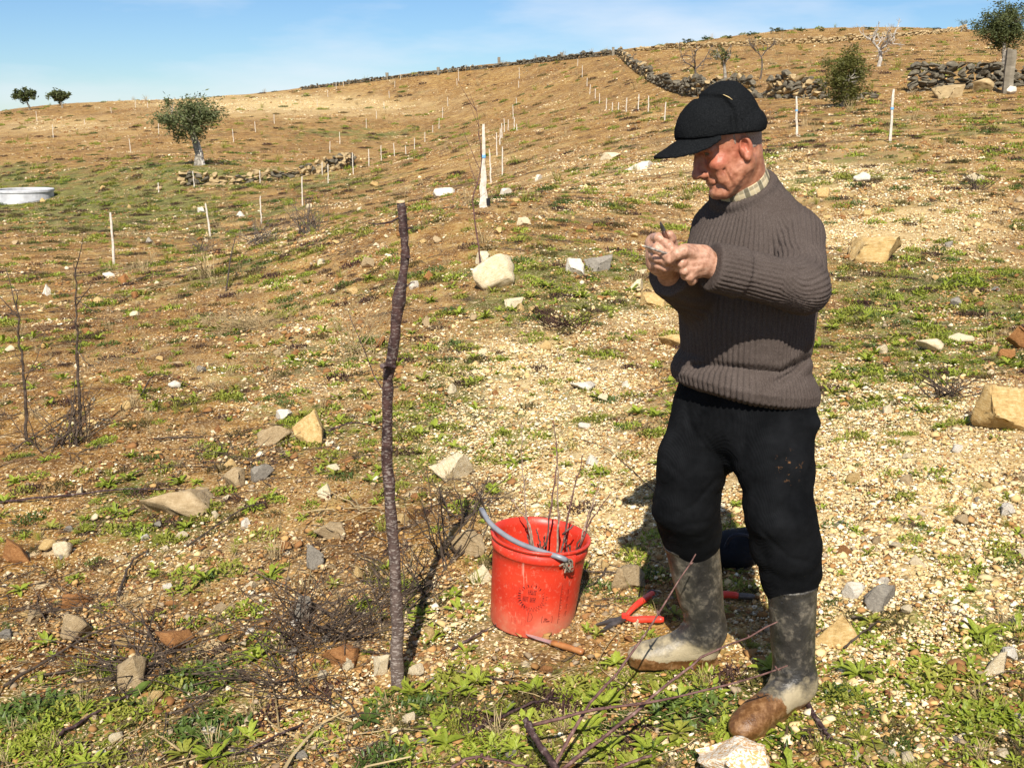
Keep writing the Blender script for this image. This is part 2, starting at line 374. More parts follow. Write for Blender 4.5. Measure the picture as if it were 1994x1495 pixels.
c = k.mix(k.math('MULTIPLY', s1, .75), (.46, .38, .235), (.060, .056, .038)); c = k.mix(k.math('MULTIPLY', s2, .55), c, (.07, .062, .042)); c = k.mix(k.math('MULTIPLY', s3, .4), c, (.55, .50, .38)); k.col(c)
M['plaid'] = k.done(.9, .1)
k = NB('black_felt'); p = k.pos()
k.col(k.ramp(k.noise(p, 330, 4, .8), [(.35, (.0045, .0050, .0055)), (.58, (.013, .014, .015)), (.80, (.035, .035, .035))]))
k.bump(k.noise(p, 240, 4, .8), .9, .004)
M['felt'] = k.done(.98, .03)
M['straw'] = simple('straw', [(.3, (.42, .30, .13)), (.7, (.62, .49, .25))], 9, .8)
# ---------------------------------------------------------------- smooth solids (signed distances -> surface nets)
def cap(p, a, b, ra, rb):
    a = np.asarray(a); ba = np.asarray(b) - a
    t = np.clip(((p - a) @ ba) / (ba @ ba), 0, 1)
    return np.linalg.norm(p - a - t[:, None] * ba, axis=1) - (ra + (rb - ra) * t)
def ell(p, c, r, M=None):
    q = p - np.asarray(c)
    if M is not None: q = q @ np.asarray(M)          # columns of M: the local axes
    r = np.asarray(r); k0 = np.linalg.norm(q / r, axis=1); k1 = np.linalg.norm(q / (r * r), axis=1)
    return k0 * (k0 - 1) / (k1 + 1e-9)
def rbox(p, c, h, r, M=None):
    q = p - np.asarray(c)
    if M is not None: q = q @ np.asarray(M)
    q = np.abs(q) - (np.asarray(h) - r)
    return np.linalg.norm(np.maximum(q, 0), axis=1) + np.minimum(q.max(1), 0) - r
def smin(a, b, k):
    h = np.clip(.5 + .5 * (b - a) / k, 0, 1)
    return b + (a - b) * h - k * h * (1 - h)
def smax(a, b, k): return -smin(-a, -b, k)
def sall(ds, k):
    o = ds[0]
    for d in ds[1:]: o = smin(o, d, k)
    return o
def chain(p, pts, rs, k=.0):
    o = None
    for i in range(len(pts) - 1):
        d = cap(p, pts[i], pts[i + 1], rs[i], rs[i + 1]); o = d if o is None else (smin(o, d, k) if k else np.minimum(o, d))
    return o
def sdf_mesh(f, lo, hi, h, B=4):
    lo = np.asarray(lo, float); hi = np.asarray(hi, float)
    nb = np.ceil((hi - lo) / (h * B)).astype(int) + 1; n = nb * B
    g = [lo[i] + (np.arange(nb[i]) * B + (B - 1) / 2) * h for i in range(3)]
    C = np.stack(np.meshgrid(*g, indexing='ij'), -1).reshape(-1, 3)
    dc = np.concatenate([f(C[i:i + 200000]) for i in range(0, len(C), 200000)])
    band = (np.abs(dc) < B * h * 1.75).reshape(nb); dc = dc.reshape(nb).astype(np.float32)
    rep = lambda a: a.repeat(B, 0).repeat(B, 1).repeat(B, 2)
    V = rep(dc); msk = rep(band); I = np.argwhere(msk); P = lo + I * h
    V[msk] = np.concatenate([f(P[i:i + 300000]) for i in range(0, len(P), 300000)])
    S = V < 0
    cnt = np.zeros(np.array(S.shape) - 1, dtype=np.int8)
    offs = [(a, b, c) for a in (0, 1) for b in (0, 1) for c in (0, 1)]
    sl = lambda o, sh: tuple(slice(o[i], o[i] + sh[i]) for i in range(3))
    for o in offs: cnt += S[sl(o, cnt.shape)]
    act = (cnt > 0) & (cnt < 8); A = np.argwhere(act)
    cv = np.stack([V[A[:, 0] + o[0], A[:, 1] + o[1], A[:, 2] + o[2]] for o in offs], -1)
    acc = np.zeros((len(A), 3)); num = np.zeros(len(A))
    for i in range(8):
        for j in range(i + 1, 8):
            df = np.array(offs[j]) - np.array(offs[i])
            if np.abs(df).sum() != 1: continue
            a, b = cv[:, i], cv[:, j]; x = (a < 0) != (b < 0); t = np.where(x, a / np.where(x, a - b, 1), 0)
            acc += np.where(x[:, None], np.array(offs[i]) + t[:, None] * df, 0); num += x
    VV = lo + (A + acc / num[:, None]) * h
    ids = np.full(act.shape, -1, dtype=np.int64); ids[act] = np.arange(len(A))
    FF = []
    for ax in range(3):
        b, c = (ax + 1) % 3, (ax + 2) % 3
        sh = np.array(S.shape); sh[ax] -= 1
        o1 = [0, 0, 0]; o1[ax] = 1
        s0 = S[sl((0, 0, 0), sh)]; s1 = S[sl(o1, sh)]
        E = np.argwhere(s0 != s1); ok = (E[:, b] > 0) & (E[:, c] > 0) & (E[:, b] < act.shape[b]) & (E[:, c] < act.shape[c]); E = E[ok]
        q = []
        for db, dc_ in ((1, 1), (0, 1), (0, 0), (1, 0)):
            D = E.copy(); D[:, b] -= db; D[:, c] -= dc_; q.append(ids[D[:, 0], D[:, 1], D[:, 2]])
        q = np.stack(q, -1); flip = ~S[E[:, 0], E[:, 1], E[:, 2]]
        q[flip] = q[flip][:, ::-1]; FF.append(q)
    F = np.concatenate(FF); F = F[(F >= 0).all(1)]
    return VV, F
def vnorm(V, F):
    n = np.cross(V[F[:, 2]] - V[F[:, 0]], V[F[:, 3]] - V[F[:, 1]]); o = np.zeros_like(V)
    for i in range(4): np.add.at(o, F[:, i], n)
    return o / (np.linalg.norm(o, axis=1)[:, None] + 1e-12)
def relax(V, F, it=2, w=.5):
    for _ in range(it):
        s = np.zeros_like(V); c = np.zeros(len(V))
        for i in range(4):
            j = (i + 1) % 4
            np.add.at(s, F[:, i], V[F[:, j]]); np.add.at(c, F[:, i], 1)
            np.add.at(s, F[:, j], V[F[:, i]]); np.add.at(c, F[:, j], 1)
        V = V * (1 - w) + w * s / c[:, None]
    return V
def masked(p, c, r, f):
    d0 = np.linalg.norm(p - np.asarray(c), axis=1) - r; o = d0 + .03; i = d0 < .03
    if i.any(): o[i] = f(p[i])
    return o
def nrm(v): v = np.asarray(v, float); return v / np.linalg.norm(v)

# ---------------------------------------------------------------- the man
aT = R(40)                                   # he is turned 40 degrees from the picture plane towards us
TF = arr(-math.cos(aT), -math.sin(aT), 0); TL = arr(math.sin(aT), -math.cos(aT), 0)
TC = arr(.642, 2.86, 0)                       # axis of the trunk
def tl(f, l, z): return TC + TF * f + TL * l + arr(0, 0, z)
SHO_L, SHO_R = tl(-.012, .118, 1.325), tl(-.005, -.128, 1.325)
ELB_L = W(1564, 560, 2.61); WRI_L = W(1396, 522, 2.55)
ELB_R = W(1366, 585, 2.82); WRI_R = W(1304, 536, 2.62)
def HZ(zx, zy, Y): return W(1230 + zx / 8.795, 410 + zy / 8.795, Y + .09)
# head frame: x forward, y left, z up; origin between the ears
yaw, pit = R(12), R(21)
hx = arr(-math.cos(yaw) * math.cos(pit), -math.sin(yaw) * math.cos(pit), -math.sin(pit))
hy = nrm(np.cross(arr(0, 0, 1), hx)); hz = np.cross(hx, hy)
rl = R(3); hy, hz = hy * math.cos(rl) + hz * math.sin(rl), hz * math.cos(rl) - hy * math.sin(rl)
HM = np.stack([hx, hy, hz], 1); HC = W(1427, 288, 2.80); HS = .93
def hl(p): return (p - HC) @ HM / HS
def hw(x, y, z): return HC + HM @ arr(x, y, z) * HS
RING_C = W(1446, 366, 2.85); RING_N = nrm(arr(0, 0, 1) + TF * .62)
NECK0 = hw(-.020, 0, -.03); NECK1 = RING_C - RING_N * .03
def d_head(q):
    """q in head coordinates"""
    s = q.copy(); s[:, 1] = np.abs(s[:, 1])
    d = ell(q, (.000, 0, .05), (.094, .077, .088))
    d = smin(d, ell(q, (.040, 0, -.022), (.056, .058, .082)), .03)
    d = smin(d, cap(s, (.002, .050, -.050), (.070, .022, -.097), .017, .020), .022)
    d = smin(d, ell(q, (.083, 0, -.096), (.020, .026, .019)), .016)
    s0, q0 = s, q
    s = s0 + arr(0, 0, .010); q = q0 + arr(0, 0, .010)                              # brow, eyes and cheeks sit a little low
    d = smin(d, ell(s, (.067, .043, -.008), (.026, .022, .022)), .016)            # cheek bone
    d = smin(d, ell(s, (.060, .046, -.048), (.026, .013, .026)), .016)            # cheek
    d = smin(d, cap(s, (.098, .010, .041), (.080, .046, .037), .0105, .010), .014)   # brow
    d = smax(d, -ell(s, (.099, .034, .019), (.017, .020, .0125)), .010)            # eye socket
    d = smin(d, ell(s, (.079, .033, .017), (.0135, .0150, .0115)), .004)           # lids
    d = smax(d, -cap(s, (.0935, .020, .0145), (.083, .048, .0115), .0022, .0015), .003)
    d = smax(d, -cap(s, (.0900, .022, .0020), (.076, .050, .0000), .0020, .0015), .006)    # bag under the eye
    d = smax(d, -cap(s, (.0720, .060, .016), (.0560, .068, .026), .0014, .0010), .004)
    d = smax(d, -cap(s, (.0720, .060, .010), (.0540, .068, .006), .0014, .0010), .004)
    d = smax(d, -cap(s, (.0880, .044, -.006), (.0720, .056, -.014), .0016, .0010), .004)
    s = s0 + arr(0, 0, .015); q = q0 + arr(0, 0, .015)                              # nose
    d = smin(d, cap(q, (.097, 0, .042), (.118, 0, -.006), .0085, .0105), .010)
    d = smin(d, cap(q, (.088, 0, .040), (.097, 0, -.024), .014, .017), .008)
    d = smin(d, ell(q, (.1185, 0, -.0165), (.0155, .0150, .0130)), .008)
    d = smin(d, ell(s, (.1045, .0150, -.0215), (.0120, .0080, .0100)), .005)
    d = smax(d, -ell(s, (.114, .0065, -.0295), (.005, .004, .004)), .003)
    s = s0 + arr(.004, 0, .012); q = q0 + arr(.004, 0, .012)                         # mouth
    d = smin(d, ell(q, (.0925, 0, -.052), (.0110, .027, .011)), .010)
    d = smin(d, cap(s, (.1000, 0, -.0505), (.0890, .022, -.0545), .0040, .0028), .005)
    d = smin(d, cap(s, (.0985, 0, -.0620), (.0880, .020, -.0600), .0045, .0032), .005)
    d = smax(d, -cap(s, (.1060, 0, -.0560), (.0880, .028, -.0590), .0024, .0020), .003)
    s, q = s0, q0
    d = smax(d, -cap(s, (.0990, .022, -.030), (.0790, .041, -.078), .0046, .0046), .005)   # fold from nose to mouth
    d = smax(d, -cap(s, (.0790, .041, -.070), (.0690, .043, -.098), .0034, .0030), .005)
    d = smax(d, -cap(s, (.0640, .058, -.038), (.0540, .056, -.088), .0036, .0030), .006)
    d = smax(d, -cap(s, (.0460, .064, -.030), (.0400, .058, -.082), .0022, .0018), .007)
    d = d - .0022 * fbm3(q, 75, 3, 90)
    # ear
    e = ell(s, (-.006, .0745, -.004), (.0185, .0075, .031), rotx(R(-14)) @ rotz(R(-12)))
    e = smax(e, -ell(s, (-.002, .0825, .003), (.0115, .0125, .0195), rotx(R(-14))), .003)
    e = smin(e, cap(s, (.003, .0735, -.004), (.001, .0745, -.014), .004, .0045), .004)
    e = smin(e, ell(s, (-.001, .0765, -.0285), (.0085, .0055, .0105)), .005)
    d = smin(d, e, .005)
    return d
def finger(p, pts, r0, r1):
    n = len(pts); rs = np.linspace(r0, r1, n); d = chain(p, pts, rs, .002)
    for i in range(1, n - 1): d = smin(d, np.linalg.norm(p - pts[i], axis=1) - rs[i] * 1.10, .004)
    return d
def d_hand_r(p):
    """right hand: back of the hand to the left, fingers closed round the knife and the scion"""
    palm = sall([cap(p, WRI_R, HZ(520, 860, 2.475), .027, .030), cap(p, HZ(440, 880, 2.48), HZ(400, 560, 2.475), .026, .024), cap(p, HZ(560, 880, 2.48), HZ(520, 620, 2.475), .025, .022)], .02)
    fi = [finger(p, [HZ(395, 480, 2.462), HZ(470, 470, 2.435), HZ(640, 600, 2.415), HZ(755, 690, 2.425)], .0125, .0092),
          finger(p, [HZ(365, 640, 2.458), HZ(430, 650, 2.428), HZ(590, 750, 2.412), HZ(700, 800, 2.428)], .0125, .0092),
          finger(p, [HZ(365, 780, 2.458), HZ(440, 810, 2.430), HZ(600, 880, 2.418), HZ(735, 905, 2.432)], .0118, .0088),
          finger(p, [HZ(390, 900, 2.462), HZ(460, 935, 2.438), HZ(590, 985, 2.428), HZ(735, 985, 2.440)], .0105, .0080)]
    th = finger(p, [HZ(600, 760, 2.485), HZ(690, 590, 2.475), HZ(668, 480, 2.46), HZ(650, 415, 2.452)], .0150, .0105)
    d = palm
    for f in fi: d = smin(d, f, .0032)
    return smin(d, th, .004)
def d_hand_l(p):
    """left hand: its back towards us, thumb on the scion, fingers curled under"""
    palm = sall([cap(p, WRI_L, HZ(1180, 860, 2.452), .030, .032), cap(p, HZ(1230, 760, 2.452), HZ(930, 720, 2.440), .023, .0215),
                 cap(p, HZ(1220, 880, 2.447), HZ(960, 900, 2.437), .024, .0215), cap(p, HZ(1230, 960, 2.450), HZ(1030, 1060, 2.442), .022, .0185)], .012)
    for zx, zy in ((925, 720), (915, 845), (950, 965), (1030, 1072)): palm = smin(palm, np.linalg.norm(p - HZ(zx, zy, 2.428), axis=1) - .0140, .008)
    fi = [finger(p, [HZ(930, 715, 2.430), HZ(850, 760, 2.415), HZ(795, 860, 2.425), HZ(740, 890, 2.445)], .0125, .0092),
          finger(p, [HZ(925, 840, 2.425), HZ(868, 905, 2.412), HZ(850, 990, 2.428), HZ(880, 1010, 2.452)], .0125, .0092),
          finger(p, [HZ(960, 960, 2.424), HZ(905, 1030, 2.414), HZ(920, 1110, 2.430), HZ(960, 1100, 2.455)], .0120, .0090),
          finger(p, [HZ(1040, 1070, 2.428), HZ(985, 1135, 2.420), HZ(1030, 1205, 2.435), HZ(1080, 1190, 2.455)], .0110, .0085)]
    th = finger(p, [HZ(1040, 730, 2.425), HZ(880, 690, 2.405), HZ(770, 745, 2.398), HZ(655, 845, 2.402)], .0155, .0102)
    d = palm
    for f in fi: d = smin(d, f, .0032)
    for a, b in (((1300, 760), (960, 800)), ((1290, 850), (960, 920)), ((1290, 930), (1020, 1030))):        # sinews
        d = smin(d, cap(p, HZ(*a, 2.424), HZ(*b, 2.416), .0025, .0045), .010)
    return smin(d, th, .006)
HIPS = [(W(1385, 800, 2.94), W(1338, 990, 2.92), W(1350, 1110, 3.0), W(1378, 1268, 3.0)), (W(1500, 800, 2.78), W(1518, 1000, 2.70), W(1538, 1150, 2.73), W(1540, 1350, 2.72))]
def d_body(p):
    d = smin(masked(p, HC, .17, lambda x: d_head(hl(x)) * HS), cap(p, NECK0, NECK1, .050, .062), .03)
    for sgn in (1, -1):                                                       # cords of the neck
        d = smin(d, cap(p, hw(-.012, .055 * sgn, -.040), RING_C + TF * .055 + TL * .025 * sgn - RING_N * .03, .008, .007), .018)
    d = smin(d, cap(p, hw(.03, 0, -.085), RING_C + TF * .045 - RING_N * .03, .02, .025), .03)
    d = smin(d, sall([ell(p, tl(0, 0, 1.25), (.10, .15, .17), np.stack([TF, TL, arr(0, 0, 1)], 1)), ell(p, tl(0, 0, .98), (.10, .13, .2), np.stack([TF, TL, arr(0, 0, 1)], 1))], .05), .05)
    for s, e, w in ((SHO_L, ELB_L, WRI_L), (SHO_R, ELB_R, WRI_R)):
        d = smin(d, chain(p, [s, e, w], [.042, .036, .027], .01), .02)
    for h, k, b, a in HIPS: d = smin(d, chain(p, [h, k, b, a], [.06, .045, .040, .03], .02), .03)
    return smin(smin(d, masked(p, HZ(520, 760, 2.45), .10, d_hand_r), .012), masked(p, HZ(1050, 880, 2.44), .10, d_hand_l), .012)
def d_thing_hands(p): return np.minimum(d_hand_l(p), d_hand_r(p))

def creases(p, lines, amp, w):
    """furrows pressed into the front of the cloth along lines drawn across it"""
    x, y, _ = to_px(p); o = np.zeros(len(p))
    for l_ in lines:
        best = np.full(len(p), 1e9)
        for (x0, y0), (x1, y1) in zip(l_[:-1], l_[1:]):
            dx, dy = x1 - x0, y1 - y0; t = np.clip(((x - x0) * dx + (y - y0) * dy) / (dx * dx + dy * dy), 0, 1)
            best = np.minimum(best, np.hypot(x - x0 - t * dx, y - y0 - t * dy))
        e = np.minimum(np.hypot(x - l_[0][0], y - l_[0][1]), np.hypot(x - l_[-1][0], y - l_[-1][1]))
        o = np.maximum(o, np.exp(-(best / w) ** 2) * np.clip(e / 22, .1, 1))
        o = o - .15 * np.exp(-((best - 2.2 * w) / w) ** 2) * np.clip(e / 22, .1, 1)
    return o * amp
# ---- trousers
RL = [W(1392, 790, 2.93), W(1350, 900, 2.91), W(1336, 985, 2.925), W(1341, 1020, 2.965), W(1346, 1052, 2.985), W(1350, 1100, 2.99)]
LL = [W(1500, 790, 2.80), W(1510, 900, 2.74), W(1517, 1000, 2.70), W(1530, 1062, 2.72), W(1540, 1118, 2.735), W(1540, 1178, 2.73)]
def d_trousers(p):
    q = p - TC; f = q @ TF; l = q @ TL; z = p[:, 2]
    hip = ell(p, tl(.0, -.005, .845), (.135, .180, .165), np.stack([TF, TL, arr(0, 0, 1)], 1))
    waist = rbox(p, tl(-.005, 0, .95), (.118, .165, .10), .10, np.stack([TF, TL, arr(0, 0, 1)], 1))
    d = smin(hip, waist, .05)
    r = chain(p, RL, [.110, .100, .091, .087, .081, .062], .03); k = chain(p, LL, [.114, .099, .091, .090, .079, .052], .03)
    d = smin(smin(d, r, .05), k, .05) if False else smin(smin(r, k, .045), d, .065)
    d = smin(d, ell(p, W(1560, 822, 2.74), (.05, .05, .035)), .03)            # bulging pocket
    d = d + creases(p, [[(1278, 880), (1330, 930), (1352, 955)], [(1400, 925), (1350, 985), (1290, 1010)], [(1424, 938), (1395, 885), (1362, 835)], [(1424, 935), (1475, 905), (1550, 885)],
                        [(1575, 930), (1520, 985), (1478, 1040)], [(1470, 1020), (1535, 1085), (1590, 1098)], [(1335, 760), (1345, 830), (1400, 905)], [(1555, 880), (1572, 960), (1585, 1030)]], .0042, 4.0)
    d = d + creases(p, [[(1456, 780), (1456, 830), (1446, 880)], [(1518, 785), (1540, 822), (1548, 862)], [(1332, 775), (1338, 820), (1362, 872)]], .0035, 2.2)
    rg = (1 - np.abs(noise3(p @ rotx(.5).T * arr(5, 5, 13), 43))) ** 4 * np.clip((.80 - p[:, 2]) / .15, 0, 1)
    rg2 = (1 - np.abs(noise3(p @ roty(.6).T * arr(6, 6, 11) + 3.7, 44))) ** 4
    return d + .004 * rg + .004 * rg2 - .005 * fbm3(p * arr(1, 1, .6), 9, 2, 40) - .003 * fbm3(p * arr(.8, .8, 1.6), 24, 2, 41)
# ---- jumper
ZS = arr(.885, .905, .93, .955, .985, 1.02, 1.08, 1.16, 1.24, 1.31, 1.36, 1.40, 1.44)
HW = arr(.186, .202, .206, .198, .180, .178, .184, .186, .180, .164, .135, .100, .070)
HD = arr(.150, .166, .170, .160, .142, .146, .152, .150, .140, .125, .108, .085, .066)
CF = arr(.010, .012, .014, .014, .016, .018, .020, .018, .010, .004, .002, .006, .012)
def d_trunk(p, grow=0.0):
    q = p - TC; f = q @ TF; l = q @ TL; z = p[:, 2] + (q @ TL) * .06 - .02 * (f / .15)
    w = np.interp(z, ZS, HW) + grow; dd = np.interp(z, ZS, HD) + grow; f = f - np.interp(z, ZS, CF)
    k = (np.abs(l / w) ** 2.3 + np.abs(f / dd) ** 2.3) ** (1 / 2.3)
    d = (k - 1) * np.minimum(w, dd) * .93
    return smax(smax(d, z - 1.43, .03), .892 - z, .018)
ARM_N_L = nrm(np.cross(ELB_L - SHO_L, WRI_L - ELB_L)); ARM_N_R = nrm(np.cross(ELB_R - SHO_R, WRI_R - ELB_R))
CUF_L = WRI_L + (WRI_L - ELB_L) * .07; CUF_R = WRI_R + (WRI_R - ELB_R) * .02
SEA_L = CUF_L + (ELB_L - WRI_L) * .34
def d_sleeves(p):
    o = []
    for s, e, w, cf in ((SHO_L, ELB_L, WRI_L, CUF_L), (SHO_R, ELB_R, WRI_R, CUF_R)):
        d = smin(cap(p, s, e, .068, .064), cap(p, e, cf, .062, .053), .020)
        ax = nrm(cf - e); d = smax(d, (p - cf) @ ax, .006)                       # flat end at the wrist
        o.append(d)
    L_ = o[0]
    cu = smax(cap(p, SEA_L, CUF_L, .0620, .0595), np.maximum((p - CUF_L) @ nrm(CUF_L - SEA_L), (SEA_L - p) @ nrm(CUF_L - SEA_L)), .006)
    L_ = smin(L_, cu, .006)
    return L_, o[1]
def d_ring(p):
    q = p - RING_C + RING_N * .010; h = q @ RING_N; rad = np.linalg.norm(q - h[:, None] * RING_N, axis=1)
    return np.sqrt(((rad - .078) / 1.0) ** 2 + (h / 1.6) ** 2) - .013
def d_jumper(p):
    t = d_trunk(p); a, b = d_sleeves(p)
    d = smin(t, a, .022); d = smin(d, b, .022)
    sh = smin(cap(p, RING_C - RING_N * .035 + TL * .04 - TF * .02, SHO_L, .056, .060), cap(p, RING_C - RING_N * .035 - TL * .04 - TF * .02, SHO_R, .056, .060), .02)
    sh = smin(sh, cap(p, tl(-.055, 0, 1.30), RING_C - TF * .025 - RING_N * .035, .085, .062), .04)
    d = smin(d, sh, .03)
    # neck opening
    q = p - RING_C; h = q @ RING_N; rad = np.linalg.norm(q - h[:, None] * RING_N, axis=1)
    d = smax(d, -smax(rad - .074, -(h + .024), .004), .008)
    d = smin(d, d_ring(p), .006)
    d = d + creases(p, [[(1330, 716), (1380, 712), (1450, 718), (1520, 724), (1565, 702)], [(1500, 752), (1545, 722), (1580, 685)]], .012, 8.)
    d = d + creases(p, [[(1500, 474), (1535, 480), (1578, 496)], [(1505, 522), (1535, 530), (1588, 528)]], .0035, 6.)
    # hem open below
    return d - .004 * fbm3(p * arr(1, 1, .7), 8, 2, 50)
# ---- boots
def d_boot(p, A, T, B, TOE, rt):
    """A ankle, T middle of the shaft's top, B heel on the ground, TOE tip on the ground"""
    ax = nrm(T - A)
    fd = nrm((TOE - B) * arr(1, 1, 0)); sd = np.cross(arr(0, 0, 1), fd); ln = np.linalg.norm((TOE - B)[:2])
    fu = nrm(TOE - B); un = np.cross(fu, sd); un = un if un[2] > 0 else -un
    sh = cap(p, A, T + ax * .05, .054 + (rt - .07) * .35, rt + .003); sh = smax(sh, (p - T) @ ax, .004)
    sh = smax(sh, -smax(cap(p, A, T + ax * .1, .046, rt), -((p - T) @ ax) - .06, .004), .003)
    M = np.stack([fu, sd, un], 1)
    bas = B + fu * ln * .5
    foot = sall([cap(p, B + fu * .045 + un * .055, A, .040, .050), cap(p, B + fu * .05 + un * .045, B + fu * (ln - .06) + un * .036, .042, .034), ell(p, B + fu * (ln - .055) + un * .034, (.064, .044, .033), M), cap(p, A + un * .0, B + fu * (ln - .10) + un * .042, .048, .036)], .03)
    foot = smax(foot, -((p - B) @ un) + .012, .008)
    q = (p - B) @ M; xx = np.clip(q[:, 0] / ln, 0, 1)
    hwd = np.interp(xx, [0, .08, .3, .5, .75, .93, 1.0], [.020, .034, .034, .034, .045, .034, .012])
    sole = smax(np.maximum(np.abs(q[:, 1]) - hwd, np.abs(q[:, 0] - ln / 2) - ln / 2), np.abs(q[:, 2] - .010) - .012, .006)
    heel = smax(np.maximum(np.abs(q[:, 1]) - hwd, np.abs(q[:, 0] - .04) - .040), np.abs(q[:, 2] + .004) - .014, .004)
    d = smin(smin(sh, foot, .035), np.minimum(sole, heel), .006)
    d = smin(d, np.sqrt((np.linalg.norm(np.cross(p - T, ax), axis=1) - rt + .0005) ** 2 + ((p - T + ax * .006) @ ax) ** 2 * .5) - .0026, .004)
    # creases over the ankle
    for h_, tw in ((.03, .3), (.075, -.4), (.055, .6)):
        c = A + ax * h_ + fd * (.0615 + .02 * h_); s2 = nrm(sd + arr(0, 0, tw)); d = smax(d, -cap(p, c - s2 * .05, c + s2 * .05, .004, .004), .014)
    return d - .0035 * fbm3(p * arr(1, 1, .6), 16, 2, 60)

GM = gz(.6, 2.85)
def build_man():
    base = arr(.66, 2.84, gz(.66, 2.84))
    man = thing('person', base, 'elderly man in black wool cap, ribbed brown jumper and rubber boots carving a cutting', 'person')
    out = {}
    # skin
    V, F = sdf_mesh(d_body, (.25, 2.30, .02), (.95, 3.12, 1.78), .0037)
    hmask = np.minimum(np.linalg.norm(V - HC, axis=1) - .2, d_thing_hands(V) - .03)
    # finer second pass where the skin shows: snap vertices to the true surface
    for _ in range(3):
        n = vnorm(V, F); V = V - n * np.clip(d_body(V), -.003, .003)[:, None] * .8
    q = hl(V)
    ruddy = np.exp(-(((q - arr(.075, .0, -.005)) / arr(.05, 10, .03)) ** 2).sum(1)) * (np.abs(q[:, 1]) > .015) + np.exp(-(((q - arr(.118, 0, -.016)) / .022) ** 2).sum(1)) + np.exp(-(((q - arr(-.006, .075, 0)) / .03) ** 2).sum(1))
    hand = (np.linalg.norm(V - HC, axis=1) > .25).astype(float)
    o = mk('body', V, F, M['skin'], man, smooth=True)
    fattr(o.data, 'ruddy', np.clip(ruddy, 0, 1)); fattr(o.data, 'hand', hand)
    # nails on the two thumbs and eyes under the lids are too small to part: eyes only
    for s in (1, -1):
        b = MB(); c = hw(.0795, .033 * s, .017)
        th = np.linspace(0, math.pi, 9); ph = np.linspace(0, 2 * math.pi, 13)
        vv = [c + .0125 * arr(math.sin(t) * math.cos(f), math.sin(t) * math.sin(f), math.cos(t)) for t in th for f in ph]
        b.add(vv, [(i * 13 + j, i * 13 + j + 1, (i + 1) * 13 + j + 1, (i + 1) * 13 + j) for i in range(8) for j in range(12)])
        b.build('eye', M['eye'], man, smooth=True)
    for s in (1, -1):
        b = MB(); rr = np.random.default_rng(8)
        for i in range(46):
            t_ = i / 45; q0 = hw(.106 - .020 * t_ - .010 * t_ * t_, (.010 + .040 * t_) * s, .034 + .004 * math.sin(3 * t_)); dd = HM @ nrm(arr(.7, s * (.4 + .5 * t_), rr.normal() * .4 - .1))
            b.tube([q0, q0 + dd * .006, q0 + dd * .010 + arr(0, 0, -.002)], [.0010, .0008, .0003], 3)
        b.build('eyebrow', M['brow'], man)
    # short grey hair below the cap
    def d_hair(p):
        q = hl(p); s = q.copy(); s[:, 1] = np.abs(s[:, 1])
        sk = ell(q, (.000, 0, .05), (.0952, .0782, .0892)); sk = smin(sk, cap(p, NECK0, NECK1, .0512, .060), .03)
        reg = rbox(s, (-.062, .045, .028), (.048, .05, .044), .02)
        reg = np.minimum(reg, rbox(s, (.016, .066, .026), (.005, .025, .020), .004))
        return smax(smax(sk, reg, .006), -ell(s, (-.006, .0745, -.004), (.022, .02, .034)), .004) + .0012 * fbm3(p, 260, 1, 3)
    V, F = sdf_mesh(d_hair, HC - .16, HC + .16, .004)
    mk('hair', V, F, M['hair'], man, smooth=True)
    # jumper, ribs follow the trunk and each sleeve
    V, F = sdf_mesh(d_jumper, (.25, 2.35, .86), (1.0, 3.15, 1.50), .0036)
    V = relax(V, F, 1, .4)
    n = vnorm(V, F)
    t = d_trunk(V); a, b = d_sleeves(V)
    q = V - TC; f = q @ TF - np.interp(V[:, 2], ZS, CF); l = q @ TL
    wid = np.interp(V[:, 2], ZS, HW); dep_ = np.interp(V[:, 2], ZS, HD)
    ang = np.arctan2(l / .19, f / .145); rib_t = ang * 80
    def sl(V, s, e, w, nn, cnt):
        u1 = nrm(e - s); u2 = nrm(w - e)
        ta = np.clip((V - s) @ u1, 0, np.linalg.norm(e - s)); tb = np.clip((V - e) @ u2, 0, np.linalg.norm(w - e))
        d1 = V - s - ta[:, None] * u1; d2 = V - e - tb[:, None] * u2
        l1 = np.linalg.norm(d1, axis=1); l2 = np.linalg.norm(d2, axis=1)
        m1 = np.cross(nn, u1); m2 = np.cross(nn, u2)
        ww = np.clip((l1 - l2) / .05 * .5 + .5, 0, 1)
        y_ = (1 - ww) * (d1 @ nn) + ww * (d2 @ nn); x_ = (1 - ww) * (d1 @ m1) + ww * (d2 @ m2)
        return np.arctan2(y_, x_) * cnt
    ra = sl(V, SHO_L, ELB_L, CUF_L, ARM_N_L, 33); rb = sl(V, SHO_R, ELB_R, CUF_R, ARM_N_R, 32)
    seam_sh = (V - TC) @ TL
    use_a = (a < t - .012) & (seam_sh > .10); use_b = (b < t - .012) & (seam_sh < -.11)
    rib = np.where(use_a, ra, np.where(use_b, rb, rib_t))
    qr = V - RING_C; h = qr @ RING_N; rr_ = qr - h[:, None] * RING_N
    onring = d_ring(V) < .003
    e1 = nrm(np.cross(RING_N, arr(0, 0, 1))); e2 = np.cross(RING_N, e1)
    rib = np.where(onring, np.arctan2(rr_ @ e1, rr_ @ e2) * 52, rib)
    rib = rib + .32 * fbm3(V, 13, 2, 12)
    prof = 1 - 2 * np.clip(.5 - .5 * np.cos(rib), 0, 1) ** 2.2
    amp = np.where(onring, .0010, .0021)
    ce = np.minimum(np.abs((V - CUF_L) @ nrm(CUF_L - ELB_L)) + 9 * (a > .01), np.abs((V - CUF_R) @ nrm(CUF_R - ELB_R)) + 9 * (b > .01)); amp = amp * np.clip(ce / .012, .25, 1)
